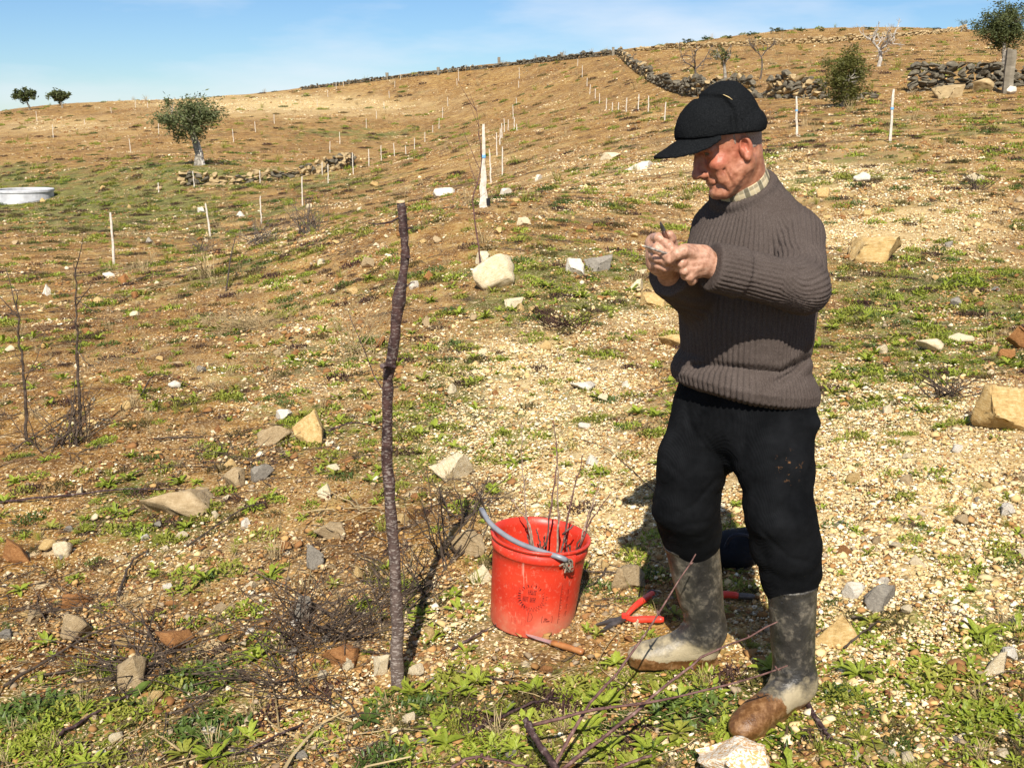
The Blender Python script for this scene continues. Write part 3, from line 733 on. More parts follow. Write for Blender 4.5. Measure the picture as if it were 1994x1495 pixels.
    V2 = V + n * (amp * prof)[:, None] + n * (.0016 * fbm3(V, 70, 3, 9))[:, None] + n * (.0030 * fbm3(V, 17, 2, 8))[:, None]
    o = mk('jumper', V2, F, M['wool'], man, smooth=True); fattr(o.data, 'rib', prof)
    # trousers
    V, F = sdf_mesh(d_trousers, (.25, 2.45, .18), (1.0, 3.2, 1.05), .0062)
    V = relax(V, F, 2, .4)
    mk('trousers', V, F, M['cord'], man, smooth=True)
    # boots
    B1 = arr(.630, 3.00, gz(.630, 3.00) + .006); T1 = arr(.360, 2.985, gz(.36, 2.985) + .022)
    B2 = arr(.812, 2.735, gz(.812, 2.735) + .004); T2 = arr(.592, 2.555, gz(.592, 2.555) + .004)
    for nm, A, T, B, TO, rt in (('boot', arr(.588, 2.998, .115), W(1346, 1052, 2.985), B1, T1, .082), ('boot', arr(.786, 2.71, .105), W(1541, 1135, 2.725), B2, T2, .068)):
        lo = np.minimum.reduce([A, T, B, TO]) - .11; hi = np.maximum.reduce([A, T, B, TO]) + .11
        V, F = sdf_mesh(lambda p: d_boot(p, A, T, B, TO, rt), lo, hi, .0045)
        o = mk(nm, V, F, M['boot'], man, smooth=True)
        fd = nrm((TO - B) * arr(1, 1, 0)); q = (V - B); up = V[:, 2] - np.interp((q @ fd), [0, .27], [B[2], TO[2]])
        al = q @ fd
        wet = np.maximum(np.clip((.034 - up) / .03 + .5, 0, 1), np.clip((al - .135 - .7 * (up - .05)) / .09 + .5, 0, 1) * (B is B2))
        fattr(o.data, 'up', up); fattr(o.data, 'wet', wet)
    # shirt collar
    b = MB(); nseg = 40; vv = []; ff = []
    e1 = nrm(np.cross(RING_N, arr(0, 0, 1))); e2 = np.cross(RING_N, e1)
    for i in range(nseg):
        a_ = 2 * math.pi * i / nseg; dr = math.cos(a_) * e1 + math.sin(a_) * e2
        back = max(0, -(dr @ TF))
        for hh, rr in ((-.022, .071), (.010, .0735), (.030 + .010 * back, .0720), (.0325 + .014 * back, .0695), (.028 + .010 * back, .0670), (.0, .064)):
            vv.append(RING_C + dr * rr + RING_N * hh)
    for i in range(nseg):
        j = (i + 1) % nseg
        for k_ in range(5): ff.append((i * 6 + k_, j * 6 + k_, j * 6 + k_ + 1, i * 6 + k_ + 1))
    o = b.add(vv, ff).build('shirt_collar', M['plaid'], man, smooth=True)
    fattr(o.data, 'cu', np.repeat(np.arange(nseg) * 2 * math.pi / nseg, 6)); fattr(o.data, 'cv', np.tile([0, .024, .045, .05, .05, .03], nseg))
    # cap
    def d_cap(p):
        q = hl(p); s = q.copy(); s[:, 1] = np.abs(s[:, 1])
        c = ell(q, (.027, 0, .060), (.116, .096, .106), roty(R(-3)))
        bk = ell(q, (-.012, 0, .085), (.080, .099, .090))
        tp = ell(q, (-.010, 0, .142), (.060, .069, .034), roty(R(6)))                 # flaps tied over the crown
        fl = ell(q, (-.018, 0, .045), (.089, .106, .062)); fl = smax(fl, q[:, 2] - (.080 + .25 * (q[:, 0] + .10)), .005)   # turned-up band
        fl = smax(fl, q[:, 0] - .016, .008)
        d = smin(smin(c, bk, .022), fl, .008); d = smin(d, tp, .012)
        d = smax(d, -(q[:, 2] - (.038 + .27 * q[:, 0])), .004)
        d = smax(d, -chain(s, [arr(.026, .0960, .035), arr(.006, .0965, .100), arr(.016, .070, .143), arr(.044, .036, .160), arr(.049, 0, .168)], [.005, .007, .0075, .0085, .0085]), .004)
        d = smax(d, -ell(q, (-.006, 0, .030), (.102, .084, .085)), .004)                  # hollow
        return (d - .0035 * fbm3(p, 26, 2, 70) - .0010 * fbm3(p, 190, 1, 71)) * HS
    V, F = sdf_mesh(d_cap, HC - .20, HC + .22, .0045)
    cp_ = mk('cap', V, F, M['felt'], man, smooth=True)
    def d_vis(p):
        q = hl(p); r = np.sqrt(((q[:, 0] - .075) / .142) ** 2 + (q[:, 1] / .096) ** 2)
        surf = q[:, 2] - (.072 - .20 * (q[:, 0] - .13) - 4.6 * q[:, 1] ** 2)
        d = smax((r - 1) * .094, np.abs(surf) * .92 - .0050, .006)
        return (smax(d, -(q[:, 0] - .055), .006) - .0008 * fbm3(p, 120, 2, 72)) * HS
    V, F = sdf_mesh(d_vis, HC - .24, HC + .24, .0034)
    mk('visor', V, F, M['felt'], cp_, smooth=True)
    b = MB(); a0, a1 = hw(.008, .072, .148), hw(-.006, .086, .128)
    b.tube([a0, (a0 + a1) / 2 + hy * .004, a1], [.0008, .0014, .0005], 5).build('straw', M['straw'], cp_)
    return man
build_man()
# ---------------------------------------------------------------- more materials
BARK = simple('purple_bark', [(.35, (.020, .010, .010)), (.55, (.055, .028, .026)), (.72, (.19, .15, .13))], 60, .75, (90, .7, .004))
TWIG = simple('reddish_twig', [(.35, (.06, .026, .022)), (.6, (.15, .078, .064)), (.78, (.30, .22, .18))], 55, .7, (120, .5, .002))
DEAD = simple('dead_wood', [(.35, (.028, .018, .012)), (.6, (.085, .060, .042)), (.78, (.22, .17, .12))], 40, .9, (120, .6, .003))
GREYW = simple('weathered_stake_wood', [(.3, (.42, .36, .28)), (.55, (.60, .54, .45)), (.75, (.70, .66, .58))], 25, .85, (60, .6, .004))
TRUNK = simple('grey_olive_bark', [(.35, (.10, .085, .065)), (.65, (.36, .32, .26))], 5, .9, (12, 1., .05))
PALEB = simple('pale_dead_bark', [(.35, (.28, .25, .21)), (.65, (.52, .48, .42))], 6, .9)
DARKB = simple('dark_bare_bark', [(.35, (.05, .04, .032)), (.65, (.16, .125, .10))], 6, .9)
def leafmat(name, stops, scale=3.0, rough=.6, trans=.25):
    k = NB(name); p = k.pos(); c = k.ramp(k.noise(p, scale, 3), stops)
    oi = k.n('ShaderNodeObjectInfo'); c = k.mix(.35, c, k.ramp(oi.outputs['Random'], [(0., stops[0][1]), (1., stops[-1][1])])); k.col(c)
    k.b.inputs['Transmission Weight'].default_value = 0
    t = k.n('ShaderNodeBsdfTranslucent'); k.l(c, t.inputs['Color']); ms = k.n('ShaderNodeMixShader'); ms.inputs[0].default_value = trans
    out = [n for n in k.t.nodes if n.type == 'OUTPUT_MATERIAL'][0]
    k.l(k.b.outputs[0], ms.inputs[1]); k.l(t.outputs[0], ms.inputs[2]); k.l(ms.outputs[0], out.inputs['Surface'])
    return k.done(rough, .3)
OLIVE = leafmat('olive_leaves', [(.3, (.045, .058, .016)), (.6, (.105, .125, .040)), (.8, (.20, .215, .10))], 2.5)
BUSHL = leafmat('bush_leaves', [(.3, (.030, .036, .008)), (.6, (.085, .090, .018)), (.8, (.17, .16, .035))], 2.5)
WEED = leafmat('weed_leaves', [(.3, (.12, .155, .012)), (.55, (.25, .300, .028)), (.8, (.38, .42, .06))], 14, .5)
WEEDY = leafmat('yellow_green_weeds', [(.3, (.12, .130, .014)), (.55, (.24, .25, .030)), (.8, (.38, .37, .07))], 14, .6)
DARKG = leafmat('dark_green_leaves', [(.3, (.030, .055, .008)), (.6, (.075, .120, .018)), (.8, (.15, .20, .04))], 14, .45)
MOSS = leafmat('brown_moss', [(.3, (.045, .030, .010)), (.55, (.095, .070, .020)), (.8, (.14, .13, .035))], 20, .9)
DRYG = leafmat('dry_grass', [(.3, (.22, .145, .06)), (.55, (.42, .31, .15)), (.8, (.60, .48, .27))], 9, .9)
PURP = leafmat('purple_ground_herbs', [(.3, (.030, .012, .014)), (.55, (.075, .028, .028)), (.8, (.11, .09, .03))], 16, .8)
def stonemat(name, stops, scale=14, rough=.85, veins=None):
    k = NB(name); p = k.pos(); oi = k.n('ShaderNodeObjectInfo')
    ad = k.n('ShaderNodeVectorMath'); k.l(p, ad.inputs[0]); cx = k.n('ShaderNodeCombineXYZ'); k.l(k.math('MULTIPLY', oi.outputs['Random'], 37.), cx.inputs[0]); k.l(cx.outputs[0], ad.inputs[1])
    v = ad.outputs[0]; mq = k.n('ShaderNodeMapping'); mq.inputs['Scale'].default_value = (.25, .25, 1.6); mq.inputs['Rotation'].default_value = (.5, .3, 0); k.l(v, mq.inputs['Vector'])
    n0 = k.noise(mq.outputs[0], scale, 4, .7); n1 = k.math('ADD', k.math('MULTIPLY', k.noise(v, scale * .35, 5, .7), .55), k.math('MULTIPLY', n0, .45)); c = k.ramp(n1, stops)
    c = k.mix(k.ramp(k.noise(v, scale * 4, 4, .7), [(.58, 0.), (.68, .45)]), c, (.10, .055, .022)) if veins is None else k.mix(k.ramp(k.noise(v, scale * 2.2, 3, .7), [(.46, 0.), (.56, .9)]), c, veins)
    k.col(c); k.bump(k.math('ADD', k.noise(v, scale * 3, 4, .7), k.math('MULTIPLY', n0, 2.0)), .9, .0035); return k.done(rough, .25)
ST = {'ochre': stonemat('ochre_schist', [(.3, (.26, .145, .050)), (.5, (.48, .32, .125)), (.7, (.66, .52, .29))]),
      'pale': stonemat('pale_quartz_schist', [(.3, (.42, .31, .16)), (.5, (.60, .49, .31)), (.7, (.72, .65, .50))]),
      'white': stonemat('white_quartz', [(.3, (.42, .34, .23)), (.5, (.58, .52, .42)), (.7, (.68, .64, .56))], 9, .7),
      'grey': stonemat('grey_schist', [(.3, (.13, .11, .085)), (.5, (.25, .22, .175)), (.7, (.38, .34, .27))]),
      'rust': stonemat('rusty_schist', [(.3, (.13, .05, .018)), (.5, (.28, .125, .04)), (.7, (.40, .21, .085))]),
      'tan': stonemat('tan_schist', [(.3, (.22, .145, .07)), (.5, (.36, .26, .14)), (.7, (.50, .39, .24))]),
      'veined': stonemat('white_and_orange_quartz', [(.3, (.66, .55, .38)), (.5, (.80, .73, .60)), (.7, (.86, .83, .76))], 5, .8, (.55, .28, .07)),
      'wall': stonemat('lichened_wall_stone', [(.3, (.035, .030, .022)), (.5, (.115, .098, .068)), (.7, (.27, .235, .165))], 5),
      'wallo': stonemat('ochre_wall_stone', [(.3, (.20, .13, .06)), (.5, (.36, .26, .13)), (.7, (.50, .39, .22))], 5)}
def rock_mesh(seed, flat=1.0, sub=2, ang=.35):
    """angular broken stone in a unit box"""
    r = np.random.default_rng(seed)
    V = ICO_V.copy(); F = [tuple(f) for f in ICO_F]
    for _ in range(sub):
        cache = {}; V = list(map(tuple, V)); NF = []
        def mid(a, b):
            key = (min(a, b), max(a, b))
            if key not in cache:
                m = nrm((np.array(V[a]) + np.array(V[b])) / 2); V.append(tuple(m)); cache[key] = len(V) - 1
            return cache[key]
        for a, b, c in F:
            x, y, z = mid(a, b), mid(b, c), mid(c, a); NF += [(a, x, z), (b, y, x), (c, z, y), (x, y, z)]
        F = NF; V = np.array(V)
    V = np.array(V)
    for _ in range(13):                                  # cut flat faces
        n = nrm(r.normal(size=3) * arr(1, 1, 1.3)); h = r.uniform(.30, .62); d = V @ n - h; V = V - np.maximum(d, 0)[:, None] * n
    V = V * (1 + .10 * fbm3(V, 1.8, 4, seed)[:, None] + .10 * fbm3(V @ rotx(.6).T * arr(1, 1, 6), 1.5, 3, seed + 9)[:, None]) + .035 * np.stack([fbm3(V, 5.5, 3, seed + i) for i in range(3)], -1)
    V -= (V.max(0) + V.min(0)) / 2; V /= (V.max(0) - V.min(0)) / 2
    return V, np.array(F)
ROCKS = []
for i in range(10):
    V, F = rock_mesh(100 + i, 1., 3); me = mesh_from('rock_shape', V, F); ROCKS.append(me)
ROCKM = {}
def rock_me(shape, mat):
    if (shape, mat) not in ROCKM:
        me = ROCKS[shape].copy(); me.materials.append(ST[mat]); ROCKM[(shape, mat)] = me
    return ROCKM[(shape, mat)]
def put_rock(name, px, py, w, h, mat, label, shape=None, tilt=0., spin=None, deep=.25, group=None, cat='stone', flat=None):
    """px, py: middle of the stone's foot in the photograph; w, h its size there in pixels"""
    c = G(px, py); s = 1 / pxm(c); W_, H_ = w * s / 2, h * s / 2
    r = random.Random(int(px * 7 + py * 13)); shape = r.randrange(10) if shape is None else shape
    D_ = (flat if flat else W_ * r.uniform(.7, 1.0))
    o = link(bpy.data.objects.new(name, rock_me(shape, mat)))
    hz_ = H_ / (1 - deep) ; o.scale = (W_ * 1.03, D_, hz_)
    o.location = (c[0], c[1] + D_ * .5, gz(c[0], c[1] + D_ * .5) + H_ - hz_ * deep * 1.0 - .0)
    o.location[2] = gz(c[0], c[1] + D_ * .5) + hz_ * (1 - 2 * deep) if True else 0
    o.rotation_euler = (r.uniform(-.12, .12), tilt, (r.uniform(-.4, .4) if spin is None else spin))
    return tag(o, label, cat, group)
def sapling(mb, P, r0, r1, side=None, sides=7, knots=()):
    P = np.asarray(P); n = len(P); mb.tube(P, np.linspace(r0, r1, n) * (1 + .10 * np.sin(np.arange(n) * 2.3)), sides)
def smooth_path(pts, n=12, wob=0., seed=0):
    pts = np.asarray(pts, float); t = np.linspace(0, len(pts) - 1, n); r = np.random.default_rng(seed)
    i = np.clip(t.astype(int), 0, len(pts) - 2); f = (t - i)[:, None]
    p0 = pts[np.maximum(i - 1, 0)]; p1 = pts[i]; p2 = pts[i + 1]; p3 = pts[np.minimum(i + 2, len(pts) - 1)]
    o = .5 * (2 * p1 + (p2 - p0) * f + (2 * p0 - 5 * p1 + 4 * p2 - p3) * f ** 2 + (-p0 + 3 * p1 - 3 * p2 + p3) * f ** 3)
    if wob: o[1:-1] += r.normal(size=(n - 2, 3)) * wob
    return o

# ---------------------------------------------------------------- grafting stump in the foreground
tb = G(773, 1336); YT = tb[1]
def bark_white():
    k = NB('sapling_bark'); p = k.pos()
    n1 = k.noise(p, 40, 4); sp = k.n('ShaderNodeSeparateXYZ'); k.l(p, sp.inputs[0])
    mp_ = k.n('ShaderNodeMapping'); mp_.inputs['Scale'].default_value = (70, 70, 210); k.l(p, mp_.inputs['Vector'])
    n2 = k.noise(mp_.outputs[0], 1.0, 3, .6)
    pale = k.math('MULTIPLY', k.ramp(n2, [(.54, 0.), (.60, 1.)]), k.ramp(sp.outputs[2], [(0., 1.), (.45, .9), (.85, .65), (1., .45)]))
    dk = k.ramp(n1, [(.35, (.022, .010, .009)), (.65, (.065, .031, .025))])
    low = k.ramp(n1, [(.35, (.065, .043, .034)), (.65, (.155, .115, .092))])
    c = k.mix(k.ramp(sp.outputs[2], [(.05, 1.), (.75, 0.)]), dk, low); c = k.mix(k.math('MULTIPLY', pale, .62), c, (.40, .34, .29)); k.col(c)
    k.bump(k.math('ADD', n2, n1), .6, .003); return k.done(.6, .35)
pts = [tb - arr(0, 0, .03)] + [W(px, py, YT + d) for px, py, d in ((773, 1220, .0), (767, 1080, .005), (757, 930, .01), (754, 820, .01), (758, 730, .01), (768, 660, 0), (776, 590, 0), (784, 540, 0), (789, 500, 0), (786, 450, 0), (780, 392, 0))]
P = smooth_path(pts, 46, .0012, 3); b = MB()
rad = np.interp(np.linspace(0, 1, 46), [0, .05, .3, .62, .66, .70, .85, 1], [.0220, .0185, .0165, .0152, .0205, .0126, .0114, .0108])
rad = rad * (1 + .13 * noise3(np.stack([np.arange(46) * .9, np.zeros(46), np.zeros(46)], -1), 5))
st = thing('sapling_stump', tuple(tb), 'slender cut-back sapling trunk with banded purple bark standing left of the red bucket', 'sapling')
b.tube(P, rad, 14); o = b.build('trunk', bark_white(), st, smooth=True)
b = MB(); b.tube([P[-1] - (P[-1] - P[-2]) * .2, P[-1] + arr(0, 0, .0015)], [.0126, .0120], 14); b.build('cut_face', simple('fresh_cut_wood', [(.3, (.45, .30, .15)), (.7, (.62, .48, .28))], 80), st)
def stub(a, pts_, r0, r1):
    b = MB(); b.tube(smooth_path([W(*a)] + [W(*q) for q in pts_], 7, .001, int(a[0])), np.linspace(r0, r1, 7), 6); b.build('side_shoot', BARK, st)
stub((766, 715, YT), [(752, 712, YT - .03), (744, 712, YT - .05)], .010, .008)
stub((778, 424, YT), [(762, 432, YT - .01), (735, 436, YT + .02), (717, 434, YT + .03)], .0035, .0012)
stub((787, 452, YT), [(796, 445, YT - .01), (804, 444, YT - .01)], .004, .002)
stub((788, 505, YT), [(797, 500, YT - .02)], .006, .004)
stub((752, 765, YT), [(735, 745, YT + .02), (712, 690, YT + .05), (690, 640, YT + .10), (678, 605, YT + .12)], .0022, .0008)
stub((788, 560, YT), [(800, 552, YT), (808, 550, YT)], .003, .001)

# ---------------------------------------------------------------- bucket
BK = G(1035, 1203); BKC = arr(BK[0], BK[1] + .0, gz(BK[0], BK[1]) - .008)
tilt = rotx(R(-1.0)) @ roty(R(5.5)); HB, R0, R1 = .315, .142, .163
def bk(a, r, z): return BKC + tilt @ arr(r * math.cos(a), r * math.sin(a), z)
def lathe(prof, n=64, a0=0, a1=2 * math.pi, closed=True):
    V = []; F = []
    for i in range(n if closed else n + 1):
        a = a0 + (a1 - a0) * i / n
        V += [bk(a, r, z) for r, z in prof]
    m = len(prof); N_ = n if closed else n + 1
    for i in range(n):
        j = (i + 1) % N_
        for k_ in range(m - 1): F.append((i * m + k_, j * m + k_, j * m + k_ + 1, i * m + k_ + 1))
    return V, F
k = NB('red_plastic'); p = k.pos(); n1 = k.noise(p, 9, 4, .6); n2 = k.noise(p, 70, 4, .7); sp = k.n('ShaderNodeSeparateXYZ'); k.l(p, sp.inputs[0])
c = k.ramp(n1, [(.3, (.46, .022, .010)), (.7, (.58, .042, .016))])
c = k.mix(k.ramp(n2, [(.56, 0.), (.70, .6)]), c, (.58, .20, .13)); c = k.mix(k.ramp(k.noise(p, 22, 4, .7), [(.55, 0.), (.70, .55)]), c, (.34, .05, .03))
c = k.mix(k.math('MULTIPLY', k.ramp(sp.outputs[2], [(.02, .8), (.09, .15), (.14, 0.)]), k.ramp(n1, [(.4, .3), (.62, 1.)])), c, (.42, .22, .13))
mp_ = k.n('ShaderNodeMapping'); mp_.inputs['Scale'].default_value = (60, 60, 5); k.l(p, mp_.inputs['Vector'])
c = k.mix(k.ramp(k.noise(mp_.outputs[0], 1, 3, .7), [(.66, 0.), (.72, .55)]), c, (.75, .38, .28)); k.col(c)
k.bump(n2, .15, .002); M['red'] = k.done(.42, .45)
bkt = thing('bucket', tuple(BKC), 'scuffed red plastic bucket of cut twigs with grey handle, standing on the gravel', 'bucket')
V, F = lathe([(0.0, .004), (R0 - .006, .004), (R0 - .001, .0), (R0, .004), (R0 + .0035, .05), (R0 + .014, HB - .075), (R0 + .0155, HB - .050), (R1 - .001, HB - .047), (R1, HB - .044), (R1 + .001, HB - .022), (R1 - .0015, HB - .020), (R1, HB - .012), (R1 + .006, HB - .010), (R1 + .0065, HB - .002), (R1 + .003, HB), (R1 - .004, HB - .001), (R1 - .006, HB - .03), (R0 + .009, HB - .075), (R0 - .004, .010), (0., .010)], 72)
b = MB(); b.add(V, F).build('shell', M['red'], bkt, smooth=True)
# faded print: marks lie on the wall, half a millimetre proud
INK = simple('faded_print', [(.38, (.030, .006, .006)), (.72, (.20, .014, .010))], 60, .6)
INK2 = simple('worn_print', [(.35, (.32, .028, .018)), (.7, (.52, .038, .02))], 50, .6)
ABASE = -math.pi / 2
def wallr(z): return R0 + (z / HB) * .0165 + .0012
def mark(mb, poly_uv):
    """ribbon along points given as (metres to the right, height) on the wall"""
    pass
def ribbon(mb, uv, w):
    uv = np.asarray(uv, float); n = len(uv); V = []; F = []
    for i in range(n):
        t = uv[min(i + 1, n - 1)] - uv[max(i - 1, 0)]; t = t / (np.linalg.norm(t) + 1e-9); nn = arr(-t[1], t[0]) * w / 2
        for s in (-1, 1):
            q = uv[i] + s * nn; V.append(bk(ABASE + q[0] / wallr(q[1]), wallr(q[1]), q[1]))
    for i in range(n - 1): F.append((2 * i, 2 * i + 1, 2 * i + 3, 2 * i + 2))
    mb.add(V, F)
def rect(mb, u, v, w, h, lw=.0012): ribbon(mb, [(u, v), (u + w, v)], lw); ribbon(mb, [(u + w, v), (u + w, v + h)], lw); ribbon(mb, [(u + w, v + h), (u, v + h)], lw); ribbon(mb, [(u, v + h), (u, v)], lw)
sb = MB(); cu, cv = -.018, .150
zz = []
for i in range(61):
    a = 2 * math.pi * i / 60; r_ = .052 if i % 2 else .037
    zz.append((cu + r_ * math.cos(a), cv + r_ * math.sin(a) * .98))
ribbon(sb, zz, .0034)
for i in range(0, 60, 2):
    a = 2 * math.pi * i / 60
    if -.2 < math.cos(a - 2.6): ribbon(sb, [(cu + .036 * math.cos(a), cv + .036 * math.sin(a)), (cu + .046 * math.cos(a + .05), cv + .046 * math.sin(a + .05))], .004)
tag(sb.build('sunburst_emblem', INK, bkt), None, None, None, 'stuff')
tb2 = MB(); r_ = random.Random(5)
def fake_glyphs(mb, u, v, n, w, h, lw):                   # rows of small worn characters
    for i in range(n):
        x = u + i * w * 1.25
        ribbon(mb, [(x, v), (x, v + h)], lw)
        k_ = r_.randrange(4)
        if k_ != 0: ribbon(mb, [(x, v + h), (x + w, v + h * .95)], lw)
        if k_ != 1: ribbon(mb, [(x, v + h * .5), (x + w * .9, v + h * .5)], lw)
        if k_ == 2: ribbon(mb, [(x + w, v), (x + w, v + h)], lw)
        if k_ > 0: ribbon(mb, [(x, v), (x + w, v)], lw)
for v in (.166, .160, .172): fake_glyphs(tb2, cu - .012, v, 6, .0036, .0042, .0012)
for u in (cu - .028, cu - .004):
    for v in (.134, .140, .146): fake_glyphs(tb2, u, v, 5, .0030, .0040, .0012)
rect(tb2, .024, .062, .036, .022); fake_glyphs(tb2, .033, .071, 2, .005, .007, .0015); fake_glyphs(tb2, .030, .065, 6, .003, .003, .001)
ribbon(tb2, [(cu - .004, .062), (cu - .004, .096), (cu + .006, .092), (cu + .011, .080), (cu + .006, .066), (cu - .004, .062)], .0012)
tag(tb2.build('printed_lettering', INK, bkt), None, None, None, 'stuff')
sc_ = MB(); ribbon(sc_, [(.083, .055), (.0835, .20)], .0016)
for i in range(12): ribbon(sc_, [(.0855, .070 + i * .010), (.089, .070 + i * .010)], .0022)
for i in range(5):
    y_ = .075 + i * .027; ribbon(sc_, [(.114, y_), (.114, y_ + .019)], .0016); ribbon(sc_, [(.109, y_ + .017), (.120, y_ + .017)], .0012); ribbon(sc_, [(.108, y_ + .002), (.108, y_ + .015)], .001)
tag(sc_.build('printed_scale', INK, bkt), None, None, None, 'stuff')
wl = MB()
for x_, t_ in ((-.115, 'L'), (-.102, 'T'), (-.086, 'n'), (-.071, 'n')):
    ribbon(wl, [(x_, .165), (x_, .192)], .0014); ribbon(wl, [(x_ - .004, .192), (x_ + .008, .192)], .0012)
    if t_ == 'n': ribbon(wl, [(x_ + .008, .165), (x_ + .008, .192)], .0014)
for x_ in (-.088, -.074):
    ribbon(wl, [(x_ + .005 * math.cos(a), .128 + .007 * math.sin(a)) for a in np.linspace(0, 2 * math.pi, 13)], .0018)
ribbon(wl, [(-.10, .116), (-.068, .113)], .0016)
for i in range(4): ribbon(wl, [(-.090 + .004 * i, .104 - .006 * i), (-.055, .101 - .006 * i)], .001)
for x_ in (-.078, -.062, -.042): ribbon(wl, [(x_, .045), (x_, .068), (x_ + .012, .066), (x_ + .012, .046)], .0012)
tag(wl.build('worn_lettering', INK2, bkt), None, None, None, 'stuff')
# handle ears, wire ends, grey tube grip
aL, aR = ABASE - 2.10, ABASE + .60
pL, pR = bk(aL, R1 + .009, HB - .030), bk(aR, R1 + .010, HB - .036)
for a in (aL, aR):
    b = MB(); V, F = lathe([(R1 + .001, HB - .075), (R1 + .007, HB - .070), (R1 + .008, HB - .015), (R1 + .001, HB - .012)], 6, a - .13, a + .13, False); b.add(V, F).build('handle_lug', M['red'], bkt, smooth=True)
hp = smooth_path([pL, W(944, 1012, BKC[1] + .13), W(938, 992, BKC[1] + .08), W(958, 1022, BKC[1] - .01), W(1000, 1052, BKC[1] - .08), W(1050, 1072, BKC[1] - .13), W(1094, 1086, BKC[1] - .165), pR], 34)
b = MB(); b.tube(hp, .0022, 6); b.build('handle_wire', simple('grey_wire', [(.4, (.25, .25, .26)), (.6, (.4, .4, .42))], 30, .4), bkt, smooth=True)
b = MB(); b.tube(hp[6:31], .0088, 12); b.build('handle_grip', simple('grey_plastic_tube', [(.35, (.16, .165, .18)), (.7, (.24, .245, .265))], 20, .38, None, .5), bkt, smooth=True)
b = MB(); q = hp[31]
rr = np.random.default_rng(4)
for i in range(9):
    d = nrm(rr.normal(size=3)); e = nrm(np.cross(d, rr.normal(size=3)))
    b.tube([q + .016 * (math.cos(t) * d + math.sin(t) * e) + arr(0, 0, -.008 - .002 * i) for t in np.linspace(0, 4.6, 10)], .0020, 4)
b.tube([q, q + arr(-.03, -.01, -.012)], .003, 5); b.tube([q, q + arr(-.012, -.012, -.034)], .003, 5)
b.build('string_knot', simple('dirty_twine', [(.35, (.10, .075, .05)), (.7, (.30, .25, .18))], 120, .95), bkt)
# twigs in the bucket
def twig_obj(name, pts, r0, r1, label, cat, mat, group=None, seed=0, buds=6, forks=()):
    t = smooth_path(pts, 16, .0016, seed); b = MB(); b.tube(t, np.linspace(r0, r1, 16) * (1 + .12 * np.sin(np.arange(16) * 2.1 + seed)), 6)
    r = np.random.default_rng(seed)
    for i in range(buds):
        j = r.integers(3, 15); d = nrm(r.normal(size=3) + arr(0, 0, .6)); ln = r.uniform(.005, .014); b.tube([t[j], t[j] + d * ln * .6, t[j] + d * ln], [r1 * 1.6, r1 * 1.5, r1 * .4], 5)
    for f in forks: q = smooth_path(f[0], 9, .001, seed + 3); b.tube(q, np.linspace(f[1], f[2], 9), 5)
    o = b.build(name, mat, smooth=True); return tag(o, label, cat, group)
Yb = BKC[1]; FL = lambda px, dy: W(px, 1130, Yb + dy)
tw = [((1049, 1130), (1028, 1020), (1018, 920), (1017, 828), .00, 'tall bare cutting leaning left in the red bucket, leftmost of the tall ones'),
      ((1056, 1130), (1070, 1010), (1084, 900), (1078, 822), .03, 'tallest pale cutting in the middle of the red bucket'),
      ((1082, 1130), (1087, 1010), (1086, 940), (1083, 880), -.02, 'straight reddish cutting just right of the tallest one in the bucket'),
      ((1086, 1120), (1105, 1010), (1122, 940), (1136, 884), .02, 'cutting leaning right with a dark budded tip in the bucket'),
      ((1120, 1100), (1140, 1020), (1158, 970), (1170, 918), .05, 'thin pale cutting leaning right over the bucket rim'),
      ((1118, 1100), (1142, 1028), (1168, 990), (1192, 957), .04, 'lowest forked cutting resting on the right rim of the bucket'),
      ((1046, 1110), (1030, 1020), (1012, 995), (995, 972), .05, 'short faint cutting leaning left at the bucket back')]
for i, (a, bb, c_, d_, dy, lab) in enumerate(tw):
    ps = [W(a[0], a[1], Yb + dy), W(bb[0], bb[1], Yb + dy), W(c_[0], c_[1], Yb + dy * 1.6), W(d_[0], d_[1], Yb + dy * 2)]
    fk = []
    if i == 5: fk = [([W(1142, 1028, Yb + .06), W(1150, 1000, Yb + .08), W(1162, 975, Yb + .1)], .0025, .001)]
    if i == 3: fk = [([W(1096, 1040, Yb + .02), W(1108, 1030, Yb), W(1117, 1022, Yb)], .004, .003)]
    twig_obj('cutting', ps, .0048 if i in (1, 2, 3) else .0036, .0012, lab, 'twig', TWIG if i % 2 else simple('pale_twig', [(.35, (.15, .09, .065)), (.65, (.36, .27, .20))], 70), 'cuttings standing in the bucket', 20 + i, 7, fk)
for i, (px, py, qx, qy, dy, lab) in enumerate([(1040, 1105, 1026, 1040, .02, 'short stub twig at the left inside the red bucket'), (1052, 1105, 1060, 1045, -.01, 'short budded twig in the middle inside the red bucket'), (1062, 1110, 1044, 1030, .05, 'short crossing twig behind the middle of the bucket'), (1096, 1105, 1112, 1062, -.02, 'short stub twig at the right inside the red bucket'), (1104, 1100, 1100, 1040, .05, 'short upright twig by the far rim of the bucket'), (1112, 1090, 1128, 1050, .0, 'short twig leaning on the right rim of the bucket')]):
    p0, p1 = W(px, py, Yb + dy), W(qx, qy, Yb + dy)
    twig_obj('cutting', [p0, (p0 + p1) / 2 + arr(.004, 0, 0), p1], .0042, .0022, lab, 'twig', DEAD if i % 2 else TWIG, 'cuttings standing in the bucket', 60 + i, 6)
# ---------------------------------------------------------------- tools on the ground
def frame2(a, b_):
    x = nrm(b_ - a); y = nrm(np.cross(arr(0, 0, 1), x)); return np.stack([x, y, np.cross(x, y)], 1)
